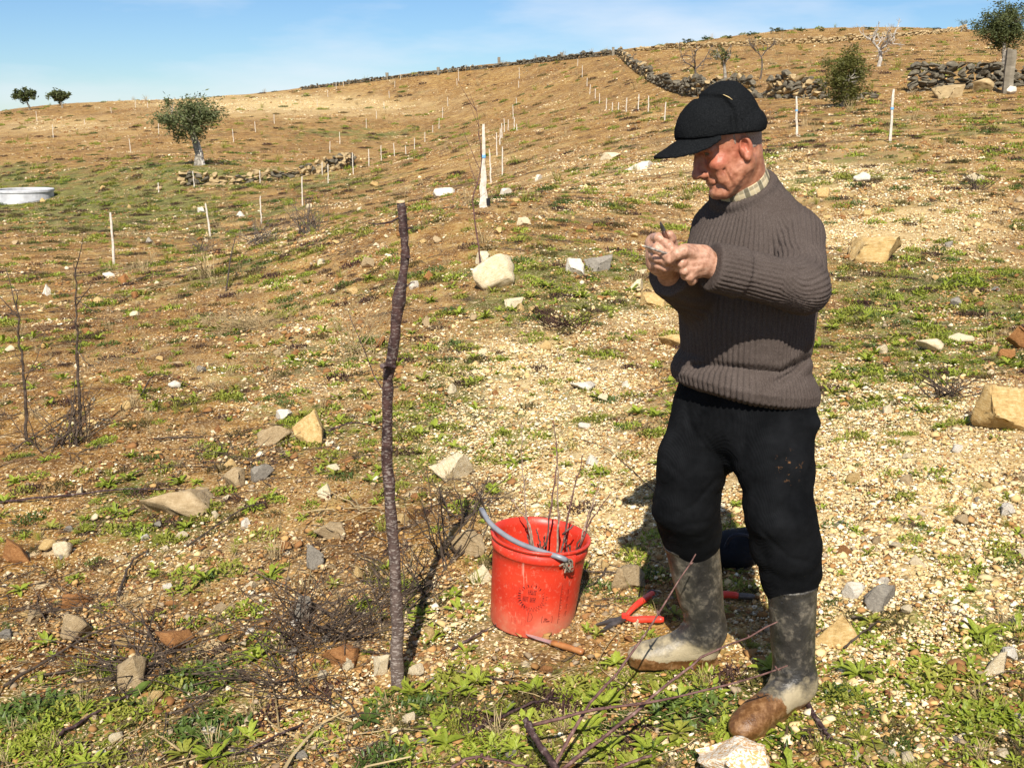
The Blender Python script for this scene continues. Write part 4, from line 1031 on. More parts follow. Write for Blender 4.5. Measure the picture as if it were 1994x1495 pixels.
# kitchen knife
ka, kb = G(1022, 1246), G(1136, 1279); ka[2] += .022; kb[2] += .020; FM = frame2(ka, kb); Lk = np.linalg.norm(kb - ka)
kn = thing('kitchen_knife', tuple((ka + kb) / 2), 'kitchen knife with pinkish blade and brown wooden handle below the bucket', 'knife')
def kp(x, y, z): return ka + FM @ arr(x * Lk, y, z)
outl = [(0., .004), (.06, -.004), (.20, -.009), (.40, -.010), (.48, -.010), (.48, .010), (.2, .0085)]
b = MB(); n = len(outl); b.add([kp(x, y, .0008) for x, y in outl] + [kp(x, y, -.0008) for x, y in outl], [tuple(range(n)), tuple(range(2 * n - 1, n - 1, -1))] + [(i, i + n, (i + 1) % n + n, (i + 1) % n) for i in range(n)])
b.build('blade', simple('worn_steel', [(.4, (.42, .33, .33)), (.6, (.55, .46, .46))], 30, .35, None, .5, metal=.6), kn)
def hsec(x, w, h): return [kp(x, w * math.cos(a), h * math.sin(a)) for a in np.linspace(0, 2 * math.pi, 12, endpoint=False)]
V = []; prof = [(.465, .006, .005), (.48, .012, .008), (.55, .011, .009), (.68, .012, .010), (.82, .011, .010), (.90, .012, .010), (.97, .013, .010), (1.0, .010, .007)]
for x, w, h in prof: V += hsec(x, w, h)
F = [(i * 12 + j, i * 12 + (j + 1) % 12, (i + 1) * 12 + (j + 1) % 12, (i + 1) * 12 + j) for i in range(len(prof) - 1) for j in range(12)] + [tuple(range(11, -1, -1)), tuple(range((len(prof) - 1) * 12, len(prof) * 12))]
hn = MB().add(V, F).build('handle', simple('varnished_wood', [(.3, (.16, .055, .016)), (.6, (.32, .13, .04)), (.8, (.42, .20, .07))], 20, .4, None, .5), kn, smooth=True)
for x in (.58, .86):
    b = MB(); b.tube([kp(x, 0, .0085), kp(x, 0, .0110)], .0028, 8); b.build('rivet', simple('rivet_metal', [(.4, (.4, .35, .3)), (.6, (.5, .45, .4))], 40, .3, None, .5, metal=.8), hn)
# pruning shears
sh = G(1216, 1214); sc0 = sh + arr(0, 0, .022)
ps = thing('pruning_shears', tuple(sh), 'open pruning shears with red handles and dark blades lying beside the boot', 'shears')
REDP = simple('red_handle_paint', [(.3, (.62, .030, .014)), (.7, (.72, .055, .025))], 30, .4, None, .5)
STEEL = simple('dark_blade_steel', [(.35, (.05, .042, .036)), (.7, (.16, .13, .11))], 40, .45, None, .5, metal=.5)
g1 = [W(1212, 1216, sh[1] - .0), G(1236, 1195) + arr(0, 0, .028), G(1262, 1172) + arr(0, 0, .022), G(1272, 1166) + arr(0, 0, .022)]
g2 = [W(1212, 1216, sh[1] - .0), G(1232, 1218) + arr(0, 0, .024), G(1262, 1217) + arr(0, 0, .022), G(1292, 1217) + arr(0, 0, .022)]
g1[0] = sc0 + arr(.0, 0, 0); g2[0] = sc0 + arr(.0, 0, .004)
for g_, nm in ((g1, 'upper'), (g2, 'lower')):
    pth = smooth_path(g_, 12); b = MB(); b.tube(pth, np.interp(np.linspace(0, 1, 12), [0, .25, .5, .9, 1], [.007, .009, .0125, .0115, .008]), 10); b.build('handle', REDP, ps, smooth=True)
for tip in ((1160, 1222), (1168, 1236)):
    e = G(*tip) + arr(0, 0, .012); FMb = frame2(sc0, e); Lb = np.linalg.norm(e - sc0); b = MB()
    ol = [(0, -.012), (.3, -.013), (.7, -.008), (1., .0), (.7, .007), (.3, .010), (0, .012)]
    b.add([sc0 + FMb @ arr(x * Lb, y, .003) for x, y in ol] + [sc0 + FMb @ arr(x * Lb, y, -.003) for x, y in ol], [tuple(range(7)), tuple(range(13, 6, -1))] + [(i, i + 7, (i + 1) % 7 + 7, (i + 1) % 7) for i in range(7)]); b.build('blade', STEEL, ps)
b = MB(); b.tube([sc0 - arr(0, 0, .008), sc0 + arr(0, 0, .014)], .011, 10); b.build('pivot_bolt', REDP, ps)
b = MB(); e = G(1270, 1168) + arr(0, 0, .024); b.tube([e + .018 * arr(math.cos(t), math.sin(t) * .8, .3 * math.sin(t)) for t in np.linspace(0, 2 * math.pi, 14)], .0035, 6, cap=False); b.build('strap_loop', STEEL, ps)
# dark bag and a second tool in the man's shade
bg_ = G(1440, 1120)
def d_bag(p): return smin(ell(p, bg_ + arr(.0, .10, .06), (.11, .09, .065)), ell(p, bg_ + arr(.05, .12, .09), (.06, .06, .04)), .04) - .012 * fbm3(p, 12, 3, 77)
V, F = sdf_mesh(d_bag, bg_ - .25, bg_ + arr(.3, .35, .3), .012)
bag = thing('cloth_bag', tuple(bg_), 'dark navy cloth bag lying in the shade behind the man', 'bag')
mk('sack', V, F, simple('navy_cloth', [(.35, (.0015, .0018, .003)), (.7, (.004, .005, .009))], 20, .9, (60, .6, .006)), bag, smooth=True)
b = MB(); b.tube(smooth_path([bg_ + arr(-.05, .04, .09), bg_ + arr(-.03, .01, .15), bg_ + arr(.03, .03, .14), bg_ + arr(.05, .06, .10)], 12), .006, 6); b.build('strap', simple('navy_strap', [(.4, (.008, .009, .016)), (.6, (.015, .018, .03))], 20), bag)
q1, q2 = G(1405, 1168) + arr(0, 0, .02), G(1470, 1172) + arr(0, 0, .02)
sw = thing('folding_saw', tuple((q1 + q2) / 2), 'red and black tool handle half hidden between the boots', 'saw')
b = MB(); b.tube(smooth_path([q1, q1 + (q2 - q1) * .25 + arr(0, 0, .002), q1 + (q2 - q1) * .5], 6), [.010, .013, .012, .012, .012, .010], 10); b.build('grip', REDP, sw, smooth=True)
b = MB(); b.tube(smooth_path([q1 + (q2 - q1) * .5, q2], 5), [.010, .012, .012, .011, .007], 8); b.build('blade_case', STEEL, sw, smooth=True)
# grafting knife and scion in his hands
gk = thing('grafting_knife', tuple(HZ(560, 500, 2.44)), 'small dark knife standing upright in his right fist', 'knife')
b = MB(); b.tube(smooth_path([HZ(640, 640, 2.425), HZ(585, 470, 2.425), HZ(545, 350, 2.425)], 8), [.005, .0062, .0068, .0068, .0066, .006, .0052, .004], 8); b.build('handle', simple('dark_horn', [(.4, (.05, .018, .010)), (.6, (.12, .045, .022))], 60, .4), gk, smooth=True)
b = MB(); b.tube(smooth_path([HZ(548, 355, 2.425), HZ(520, 280, 2.425), HZ(487, 190, 2.425)], 8), [.0050, .0052, .005, .0046, .004, .003, .002, .0006], 4); b.build('blade', STEEL, gk)
sn = thing('scion', tuple(HZ(420, 680, 2.405)), 'pencil-thin cutting held between his thumb and fingers', 'twig')
b = MB(); b.tube(smooth_path([HZ(195, 605, 2.395), HZ(340, 650, 2.398), HZ(500, 705, 2.398), HZ(700, 765, 2.405)], 12, .0003, 2), [.0024, .0030, .0031, .0030, .0034, .0030, .0031, .0030, .0030, .0030, .0030, .0029], 7); b.build('stem', simple('scion_bark', [(.35, (.10, .075, .06)), (.65, (.34, .29, .24))], 160, .6), sn, smooth=True)
b = MB(); b.tube([HZ(200, 606, 2.395), HZ(165, 596, 2.395)], [.0026, .0010], 7); b.build('cut_tip', simple('cut_wood_tip', [(.4, (.62, .52, .33)), (.6, (.7, .6, .42))], 60), sn)
# ---------------------------------------------------------------- instanced ground litter (nobody could count it)
def scatter(name, pts, spin, scl, idx, meshes, label, align=True):
    pts = np.asarray(pts); n = len(pts); e = .06
    x, y = pts[:, 0], pts[:, 1]
    gxn = (ground(x + e, y, False) - ground(x - e, y, False)) / (2 * e); gyn = (ground(x, y + e, False) - ground(x, y - e, False)) / (2 * e)
    rx, ry = np.arctan(gyn), -np.arctan(gxn); c, s = np.cos(spin), np.sin(spin)
    rot = np.stack([c * rx + s * ry, -s * rx + c * ry, spin], -1)
    me = bpy.data.meshes.new(name); me.vertices.add(n); me.vertices.foreach_set('co', pts.astype(np.float32).ravel())
    a = me.attributes.new('rot', 'FLOAT_VECTOR', 'POINT'); a.data.foreach_set('vector', rot.astype(np.float32).ravel())
    a = me.attributes.new('scl', 'FLOAT_VECTOR', 'POINT'); a.data.foreach_set('vector', np.asarray(scl, dtype=np.float32).reshape(n, -1).repeat(3 // np.asarray(scl).reshape(n, -1).shape[1], 1).ravel())
    a = me.attributes.new('idx', 'INT', 'POINT'); a.data.foreach_set('value', np.asarray(idx, dtype=np.int32))
    col = bpy.data.collections.new(name + '_pieces')
    for i, m_ in enumerate(meshes): col.objects.link(bpy.data.objects.new('%s_piece_%02d' % (name, i), m_))
    ng = bpy.data.node_groups.new(name + '_nodes', 'GeometryNodeTree')
    ng.interface.new_socket('Geometry', in_out='INPUT', socket_type='NodeSocketGeometry'); ng.interface.new_socket('Geometry', in_out='OUTPUT', socket_type='NodeSocketGeometry')
    gi, go = ng.nodes.new('NodeGroupInput'), ng.nodes.new('NodeGroupOutput')
    ci = ng.nodes.new('GeometryNodeCollectionInfo'); ci.inputs['Collection'].default_value = col; ci.inputs['Separate Children'].default_value = True; ci.inputs['Reset Children'].default_value = True
    ip = ng.nodes.new('GeometryNodeInstanceOnPoints'); ip.inputs['Pick Instance'].default_value = True
    def na(nm, typ):
        q = ng.nodes.new('GeometryNodeInputNamedAttribute'); q.data_type = typ; q.inputs['Name'].default_value = nm; return q.outputs['Attribute']
    er = ng.nodes.new('FunctionNodeEulerToRotation')
    ng.links.new(gi.outputs[0], ip.inputs['Points']); ng.links.new(ci.outputs[0], ip.inputs['Instance'])
    ng.links.new(na('idx', 'INT'), ip.inputs['Instance Index']); ng.links.new(na('rot', 'FLOAT_VECTOR'), er.inputs[0]); ng.links.new(er.outputs[0], ip.inputs['Rotation'])
    ng.links.new(na('scl', 'FLOAT_VECTOR'), ip.inputs['Scale']); ng.links.new(ip.outputs[0], go.inputs[0])
    o = link(bpy.data.objects.new(name, me)); md = o.modifiers.new('instances', 'NODES'); md.node_group = ng
    return tag(o, label, None, None, 'stuff')
CLEAR = [(np.array(c_[:2]), r_) for c_, r_ in ((ka, .13), (kb, .12), ((ka + kb) / 2, .14), (G(1080, 1305), .13), (sc0, .09), (g1[2], .05), (g2[2], .05), (BKC, .15), (tb, .05))]
def clear_of(x, y, n=99):
    k_ = np.ones(len(x), bool)
    for c_, r_ in CLEAR[:n]: k_ &= np.hypot(x - c_[0], y - c_[1]) > r_
    return k_
def fan_points(n, y0, y1, seed, half=.60):
    r = np.random.default_rng(seed); Y = np.exp(r.uniform(math.log(y0 + 1), math.log(y1 + 1), n)) - 1
    X = r.uniform(-1, 1, n) * half * (Y + .9); return X, Y, r
# ---- gravel
k = NB('gravel_stone'); oi = k.n('ShaderNodeObjectInfo'); c = k.attr('col')
c = k.mix(1., c, k.ramp(oi.outputs['Random'], [(0., (.72, .64, .52)), (1., (1.05, 1.02, .96))]), 'MULTIPLY'); k.col(c); GRAV = k.done(.85, .25)
PAL = [((.76, .64, .40), .30), ((.82, .75, .58), .16), ((.66, .51, .26), .27), ((.50, .33, .13), .15), ((.36, .20, .075), .07), ((.34, .27, .19), .03), ((.24, .10, .05), .02)]
PALB = [((.62, .48, .29), .12), ((.74, .64, .46), .07), ((.48, .31, .13), .25), ((.36, .20, .075), .27), ((.24, .12, .045), .17), ((.28, .22, .15), .08), ((.20, .08, .04), .04)]
def gravel_cluster(seed, n, rad, smin_, smax_, PAL=PAL):
    r = np.random.default_rng(seed); V = []; F = []; C = []; k_ = 0
    for i in range(n):
        s = smin_ * (smax_ / smin_) ** (r.random() ** 2.2); a = r.uniform(0, 6.283); d = rad * math.sqrt(r.random())
        q = ICO_V * r.uniform(.42, 1.30, (12, 1)) * arr(1, r.uniform(.5, 1), r.uniform(.25, .60)) * s
        q = q @ (rotz(r.uniform(0, 6.28)) @ rotx(r.normal() * .4)).T
        V.append(q + arr(d * math.cos(a), d * math.sin(a), s * .18)); F.append(np.array(ICO_F) + 12 * i)
        c_ = np.array(PAL[r.choice(len(PAL), p=[w for _, w in PAL])][0]) * r.uniform(.8, 1.12); C.append(np.tile(np.minimum(c_, .85), (12, 1)))
    me = mesh_from('gravel_patch', np.concatenate(V), np.concatenate(F), False, np.concatenate(C)); me.materials.append(GRAV); return me
GC = [gravel_cluster(300 + i, 120, .15, .0026, .0125) for i in range(6)] + [gravel_cluster(330 + i, 22, .20, .006, .022) for i in range(2)] + [gravel_cluster(340 + i, 90, .16, .0026, .0135, PALB) for i in range(6)] + [gravel_cluster(360 + i, 24, .20, .006, .026, PALB) for i in range(2)]
X, Y, r = fan_points(27000, 1.5, 175, 11)
g = gravel_zone(X, Y); keep = (r.random(len(X)) < (.20 + 1.15 * g)) & clear_of(X, Y, 4); X, Y = X[keep], Y[keep]; n = len(X)
sc = np.maximum(1, (Y / 5.0)) ** .62 * r.uniform(.75, 1.35, n); pale_ = r.random(n) < np.clip((gravel_zone(X, Y) - .18) * 2.2, .06, 1); big_ = r.random(n) < .16; idx = np.where(pale_, 0, 8) + np.where(big_, r.integers(6, 8, n), r.integers(0, 6, n))
scatter('gravel', np.stack([X, Y, ground(X, Y)], -1), r.uniform(0, 6.28, n), sc, idx, GC, 'loose pale quartz gravel and stone chips strewn over the slope')
# ---- plants
def leaf(mb, base, az, el0, bend, ln, wd, seg=4, fold=.25, c=(1, 1, 1), lobes=0):
    P = [np.asarray(base, float)]; el = el0
    for i in range(seg):
        d = arr(math.cos(az) * math.cos(el), math.sin(az) * math.cos(el), math.sin(el)); P.append(P[-1] + d * ln / seg); el -= bend / seg
    sd = arr(-math.sin(az), math.cos(az), 0); V = []; F = []
    prof = [.30, .62, 1., .85, .10] if seg == 4 else list(np.interp(np.linspace(0, 1, seg + 1), [0, .3, .65, 1], [.35, .8, 1., .08]))
    for i, q in enumerate(P):
        w = wd * prof[i] * (1 if not lobes else (1.25 if i % 2 else .6)); up = arr(0, 0, w * fold)
        V += [q - sd * w + up, q, q + sd * w + up]
    for i in range(seg):
        a = i * 3; F += [(a, a + 1, a + 4, a + 3), (a + 1, a + 2, a + 5, a + 4)]
    mb.add(V, F)
def rosette(seed, n=16, lobes=0, up=.9, wd=.13, seg=4):
    r = np.random.default_rng(seed); mb = MB()
    for i in range(n):
        ln = r.uniform(.55, 1.05); leaf(mb, (r.normal() * .05, r.normal() * .05, 0), i * 2.4 + r.normal() * .3, r.uniform(.25, up), r.uniform(.4, 1.1), ln, wd * ln * r.uniform(.7, 1.3), seg, .3, lobes=lobes)
    return mb
def mound(seed, n=120, lw=.07, h=.55):
    r = np.random.default_rng(seed); mb = MB()
    for i in range(n):
        a = r.uniform(0, 6.28); d = math.sqrt(r.random()); z = h * (1 - d * d) * r.uniform(.1, 1.) * (1 + .4 * math.sin(a * 3 + seed))
        leaf(mb, (d * math.cos(a), d * math.sin(a), z * .6), r.uniform(0, 6.28), r.uniform(.0, 1.3), r.uniform(.2, 1.4), r.uniform(.16, .38), lw * r.uniform(.7, 1.3), 2, .3)
    return mb
def tuft(seed, n=34, wd=.012, spread=.9, h=1.):
    r = np.random.default_rng(seed); mb = MB()
    for i in range(n):
        leaf(mb, (r.normal() * .10, r.normal() * .10, 0), r.uniform(0, 6.28), r.uniform(1.5 - spread, 1.5), r.uniform(.1, 1.4), h * r.uniform(.4, 1.1), wd, 3, 0)
    return mb
def mbmesh(mb, mat, name='plant', smooth=False): me = mesh_from(name, mb.verts(), mb.F, smooth); me.materials.append(mat); return me
ROS = [mbmesh(rosette(400 + i, 15 + i, lobes=i % 2, up=1.0), WEED if i % 3 else WEEDY, 'weed') for i in range(6)]
MND = [mbmesh(mound(420 + i, 130), WEED if i in (0, 3) else WEEDY, 'weed') for i in range(5)]
MNS = [mbmesh(mound(440 + i, 150, .045, .35), MOSS if i % 2 else PURP, 'herb') for i in range(4)]
MNS += [mbmesh(mound(450 + i, 150, .05, .4), DARKG, 'herb') for i in range(2)]
TUF = [mbmesh(tuft(460 + i), DRYG, 'tuft') for i in range(4)] + [mbmesh(tuft(470 + i, 40), WEEDY, 'tuft') for i in range(2)]
def litter(seed):
    r = np.random.default_rng(seed); mb = MB()
    for i in range(7):
        p = arr(r.normal() * .25, r.normal() * .25, .02); a = r.uniform(0, 6.28); P = [p]
        for k_ in range(4): a += r.normal() * .35; P.append(P[-1] + arr(math.cos(a), math.sin(a), r.normal() * .08) * r.uniform(.1, .22))
        P = np.array(P); P[:, 2] = np.maximum(P[:, 2], .006); mb.tube(P, np.linspace(.011, .004, 5) * r.uniform(.4, 1.1), 4)
    return mb
LIT = [mbmesh(litter(480 + i), DEAD if i % 3 else DRYG, 'litter') for i in range(6)]
X, Y, r = fan_points(21000, 1.6, 175, 12); g = green_zone(X, Y) * (1 - .70 * gravel_zone(X, Y)); keep = (r.random(len(X)) < (.13 + 1.1 * g)) & clear_of(X, Y); X, Y = X[keep], Y[keep]; n = len(X)
sc = .043 * np.maximum(1, Y / 4.5) ** .62 * np.exp(np.clip(r.normal(size=n) * .45, -1, .55)); far = Y > 11
scatter('small_weeds', np.stack([X, Y, ground(X, Y)], -1), r.uniform(0, 6.28, n), sc, np.where(r.random(n) < np.where(far, .45, .72), np.where(far, r.integers(6, 11, n), r.integers(0, 11, n)), r.integers(11, 17, n)), ROS + MND + MNS, 'low green weeds and brown herbs creeping between the stones')
X, Y, r = fan_points(3600, 1.6, 175, 13); g = gravel_zone(X, Y); keep = (r.random(len(X)) < (.75 - .6 * g)) & clear_of(X, Y); X, Y = X[keep], Y[keep]; n = len(X)
sc = .050 * np.maximum(1, Y / 5) ** .72 * np.exp(r.normal(size=n) * .40)
scatter('dry_grass', np.stack([X, Y, ground(X, Y)], -1), r.uniform(0, 6.28, n), sc, r.integers(0, 6, n), TUF, 'thin straw-coloured grass scattered over the slope')
X, Y, r = fan_points(6000, 1.6, 60, 14); keep = r.random(len(X)) < (.85 - .75 * gravel_zone(X, Y)) * np.where(X < .1 * Y, 1., .45); X, Y = X[keep], Y[keep]; n = len(X)
scatter('twig_litter', np.stack([X, Y, ground(X, Y) + .004], -1), r.uniform(0, 6.28, n), .17 * np.maximum(1, Y / 7) ** .6 * np.exp(r.normal(size=n) * .4), r.integers(0, 6, n), LIT, 'broken dead twigs littering the soil')

# ---------------------------------------------------------------- weeds one can pick out
AUTO = []                      # things whose label is their kind and their place among the landmarks
WPX = [(935, 742, 45), (910, 680, 55), (715, 772, 60), (822, 742, 60), (1188, 690, 50), (1226, 662, 46), (1230, 832, 45), (1690, 792, 60), (1703, 752, 50), (1762, 592, 62), (1880, 555, 80), (1798, 605, 46), (1690, 704, 60), (1640, 722, 60),
       (1982, 585, 50), (1700, 966, 35), (1745, 1018, 42), (1780, 928, 40), (1602, 912, 46), (1832, 834, 46), (1668, 1038, 42), (1890, 1152, 42), (1612, 1196, 35), (212, 1002, 50), (268, 1034, 60), (100, 1030, 60), (540, 976, 42),
       (726, 940, 66), (560, 892, 46), (642, 908, 66), (530, 1074, 45), (372, 1152, 60), (1142, 1228, 36), (1215, 1172, 40), (1050, 852, 50), (1002, 905, 64), (1172, 925, 46), (1102, 908, 40), (1050, 622, 46), (1132, 604, 56), (1000, 604, 46),
       (848, 834, 60), (790, 856, 62), (882, 872, 46), (600, 552, 40), (350, 942, 60), (345, 690, 34), (302, 804, 36), (345, 628, 40), (718, 545, 46), (1020, 655, 36), (1290, 770, 36), (700, 1180, 60), (650, 1140, 50), (1620, 640, 44), (1945, 640, 44),
       (1470, 1262, 36), (1300, 1262, 42), (820, 1200, 60), (845, 1230, 50), (475, 1180, 46), (300, 1120, 46), (40, 1150, 60), (150, 1130, 44), (205, 1185, 44), (1235, 980, 36), (1150, 965, 36), (590, 1010, 36), (880, 560, 40), (960, 570, 40), (1720, 870, 36), (1840, 940, 36), (1965, 970, 50), (1985, 1040, 44), (1780, 1080, 50), (1575, 1300, 46), (1640, 1300, 50)]
lk = random.Random(3)
for i, (px, py, w) in enumerate(WPX):
    c = G(px, py); s = w / pxm(c) / 2
    me = lk.choice(ROS + MND[:2])
    o = link(bpy.data.objects.new('weed', me)); o.location = (c[0], c[1], c[2] + .002); o.scale = (s, s, s * lk.uniform(.8, 1.1)); o.rotation_euler = (0, 0, lk.uniform(0, 6.28))
    tag(o, None, 'weed', 'green weed rosettes'); AUTO.append((o, px, py, 'bright green' if me.materials[0] is WEED else 'yellow-green', 'weed rosette'))
BIG = [(255, 1368, 150, 'broad-leaved dark green plant at lower left below the slanted slab', DARKG, 13), (1795, 1268, 110, 'leafy dock-like plant right of the near boot beyond the flat ochre slab', WEED, 16), (1925, 1062, 62, 'pointed-leaf rosette at the right below the big orange rock', WEED, 12),
       (720, 1405, 95, 'dark narrow-leaved rosette in front of the sapling stump', DARKG, 15), (580, 1408, 95, 'flat green rosette with one pale leaf left of the stump foot', WEED, 12), (1545, 1432, 120, 'broad-leaved plant at the toe of the near boot', WEED, 11),
       (870, 1450, 110, 'pale green lobed rosette at the bottom beneath the knife', WEED, 16), (1105, 1395, 60, 'small pale rosette beside the thick cut stick', WEED, 10)]
for px, py, w, lab, mat, nl in BIG:
    c = G(px, py); s = w / pxm(c) / 2; t = thing('leafy_plant', tuple(c), lab, 'plant'); r = np.random.default_rng(px)
    for i in range(nl + 6):
        mb = MB(); ln = r.uniform(.40, .85) * s
        leaf(mb, c + arr(r.normal() * .004, r.normal() * .004, .002), i * 2.4 + r.normal() * .3, r.uniform(.1, .75), r.uniform(.3, 1.0), ln, .145 * ln * r.uniform(.8, 1.3), 4, .3, lobes=0)
        mb.build('leaf', mat, t)
CUSH = [(1850, 1330, 190, 'large mossy olive-green cushion at lower right', WEEDY), (1935, 1410, 200, 'bright green feathery clump in the lower right corner', WEED), (1700, 1358, 90, 'rounded green cushion right of the near boot', WEED), (1360, 1385, 190, 'dense green chickweed patch between the boots and the bottom rock', DARKG),
        (1440, 1420, 130, 'second chickweed patch just above the bottom rock', WEED), (960, 1455, 150, 'sprawling green patch beside the thick cut stick', WEED), (840, 1375, 120, 'tall tufted green clump right of the stump foot', DARKG), (90, 1385, 180, 'green leafy mass in the lower left corner', DARKG),
        (235, 1385, 130, 'yellow-green clump right of the lower left plants', WEEDY), (400, 1330, 190, 'dark tangled green weeds below the orange triangular stone', DARKG), (420, 1420, 170, 'dark bushy weed clump at the bottom left of the stump', DARKG), (1180, 1300, 60, 'moss cushion under the lifted toe of the far boot', WEEDY), (1330, 1300, 130, 'low green moss along the far boot sole', WEEDY), (60, 1460, 120, 'green clump cut by the bottom left edge', WEED)]
for i, (px, py, w, lab, mat) in enumerate(CUSH):
    c = G(px, py); s = w / pxm(c) / 2; me = mbmesh(mound(600 + i, 330, .05, .42), mat, 'weed_cushion'); o = link(bpy.data.objects.new('weed_cushion', me))
    o.location = (c[0], c[1], c[2] - .004); o.scale = (s, s * .75, s * .8); tag(o, lab, 'weed')

# ---------------------------------------------------------------- stones one can pick out
RK = [(1435, 1552, 160, 96, 'veined', 'white and orange rock at the bottom edge below the near boot', 0, 0, .12), (965, 562, 84, 62, 'pale', 'big pale slanted rock at the foot of the thin sapling', 1, -.45, .15), (602, 864, 68, 68, 'ochre', 'upright yellow rock left of the stump', 2, 0, .12),
      (528, 868, 70, 34, 'tan', 'flat grey-tan rock leaning left of the upright yellow rock', 3, -.35, .2), (549, 820, 34, 20, 'white', 'small white stone behind the upright yellow rock', 4, 0, .2), (876, 934, 84, 66, 'pale', 'pale wedge-shaped rock between the stump and the bucket', 5, .35, .15), (1962, 838, 110, 90, 'ochre', 'large orange rock with shaded left face at the right edge', 6, .12, .12),
      (1705, 508, 104, 46, 'ochre', 'broad low tan boulder right of the man at elbow height', 7, 0, .3), (1815, 688, 56, 30, 'pale', 'pale pointed stone right of the man at hip height', 8, 0, .2), (1868, 668, 50, 18, 'pale', 'thin flat pale stone next to the pale pointed stone', 9, .1, .2), (1985, 680, 46, 46, 'rust', 'brown block at the right edge above the large orange rock', 0, 0, .15), (1962, 700, 34, 22, 'rust', 'small brown block leaning on the brown block at right', 1, .2, .2),
      (1640, 1262, 112, 58, 'ochre', 'flat yellow-ochre slab behind the near boot heel', 2, -.12, .5), (1722, 1186, 76, 44, 'grey', 'dark grey slate slab standing right of the near boot', 3, .3, .25), (1664, 1166, 42, 32, 'white', 'white stone beside the dark grey slate slab', 4, 0, .2), (1718, 1142, 34, 20, 'white', 'pinkish white flat stone above the dark grey slate slab', 5, 0, .2),
      (1226, 1146, 74, 44, 'tan', 'tan stone half in shade right of the bucket', 6, .1, .2), (256, 1338, 78, 56, 'tan', 'slanted rough slab at lower left with dark side', 7, -.5, .2), (332, 1268, 70, 44, 'rust', 'orange triangular stone left of the dead shrub', 8, 0, .15), (146, 1246, 58, 52, 'tan', 'pale slanted slab left of the orange triangular stone', 9, -.7, .2), (660, 1292, 86, 34, 'rust', 'flat reddish stone left of the stump foot', 0, 0, .4),
      (120, 1084, 36, 30, 'pale', 'pale block at left below the mossy patch', 1, 0, .2), (26, 1096, 46, 52, 'rust', 'dark brown slate standing at the left edge', 2, -.5, .15), (142, 1184, 58, 30, 'rust', 'brown stone above the pale slanted slab', 3, 0, .25), (62, 1214, 34, 26, 'tan', 'rounded beige stone left of the brown stone', 4, 0, .2), (1944, 1318, 46, 54, 'pale', 'cream lumpy stone at right above the feathery clump', 5, .1, .12),
      (1120, 534, 36, 30, 'white', 'squarish white stone left of his hands', 6, 0, .15), (1166, 526, 56, 26, 'grey', 'grey slab right of the squarish white stone', 7, -.15, .25), (1312, 676, 60, 26, 'ochre', 'yellow boulder touching his jumper on the left', 8, 0, .3), (1680, 356, 32, 20, 'white', 'round white stone right of his shoulder', 9, 0, .2), (1896, 356, 42, 20, 'pale', 'pale stone far right at shoulder height', 0, 0, .2), (1604, 386, 26, 20, 'ochre', 'brown cobble just right of his shoulder', 1, 0, .2),
      (632, 972, 32, 32, 'pale', 'pale stone left of the stump at mid height', 2, 0, .15), (508, 936, 46, 30, 'grey', 'blue-grey stone below the flat grey-tan rock', 3, -.2, .2), (460, 950, 46, 38, 'tan', 'tan slanted slab left of the blue-grey stone', 4, -.6, .2), (604, 1106, 46, 46, 'grey', 'dark ribbed slate left of the stump', 5, -.4, .2), (590, 1206, 32, 48, 'grey', 'pale grey upright slate among the dead shrub stems', 6, .2, .15), (742, 1312, 34, 40, 'pale', 'cream stone touching the stump foot on the left', 7, 0, .15),
      (345, 1000, 150, 44, 'tan', 'low tan bedrock outcrop left of centre', 8, 0, .6), (640, 1048, 66, 32, 'tan', 'flat tan stone just left of the stump', 0, 0, .35), (865, 380, 44, 16, 'white', 'flat white stone left of the tall white stakes', 1, 0, .3), (1049, 352, 16, 12, 'white', 'small white stone right of the tall white stakes', 3, 0, .2),
      (1190, 310, 40, 12, 'pale', 'pale streak of stone left of the cap visor', 4, 0, .3), (1250, 330, 60, 16, 'white', 'cluster-like white stone under the cap visor', 5, 0, .3), (1020, 440, 30, 16, 'pale', 'pale stone on the slope beyond the big slanted rock', 6, 0, .2), (1000, 600, 40, 20, 'pale', 'cream stone below the big slanted rock', 7, 0, .25), (1135, 760, 50, 18, 'white', 'thin white slab on the gravel strip', 8, 0, .3), (1062, 685, 22, 22, 'ochre', 'small yellow stone on the gravel strip', 9, 0, .2),
      (905, 1085, 80, 60, 'tan', 'rough tan stone in the dead branches left of the bucket', 0, .2, .3), (985, 1215, 60, 24, 'ochre', 'low ochre stone against the foot of the bucket', 1, 0, .35), (935, 1135, 50, 34, 'pale', 'pale stone left of the bucket', 2, 0, .3), (985, 380, 24, 14, 'white', 'white stone at the base of the tall stakes', 3, 0, .2), (940, 515, 28, 24, 'pale', 'pale stone behind the foot of the thin sapling', 4, 0, .2), (1240, 565, 34, 22, 'pale', 'cream stone just below his hands', 5, 0, .2), (1272, 596, 50, 26, 'ochre', 'ochre boulder below his right sleeve', 6, 0, .3), (1850, 190, 60, 26, 'wallo', 'tan boulder at the foot of the field wall at right', 7, 0, .3), (1915, 180, 46, 24, 'wallo', 'pointed tan boulder by the field wall near the post', 8, 0, .25), (1968, 184, 20, 16, 'white', 'white stone near the granite post', 9, 0, .2)]
for px, py, w, h, mt, lab, shp, tl_, dp in RK: put_rock('rock', px, py, w, h, mt, lab, shp, tl_, None, min(.65, dp + .10))
r_ = random.Random(17); cnt = 0
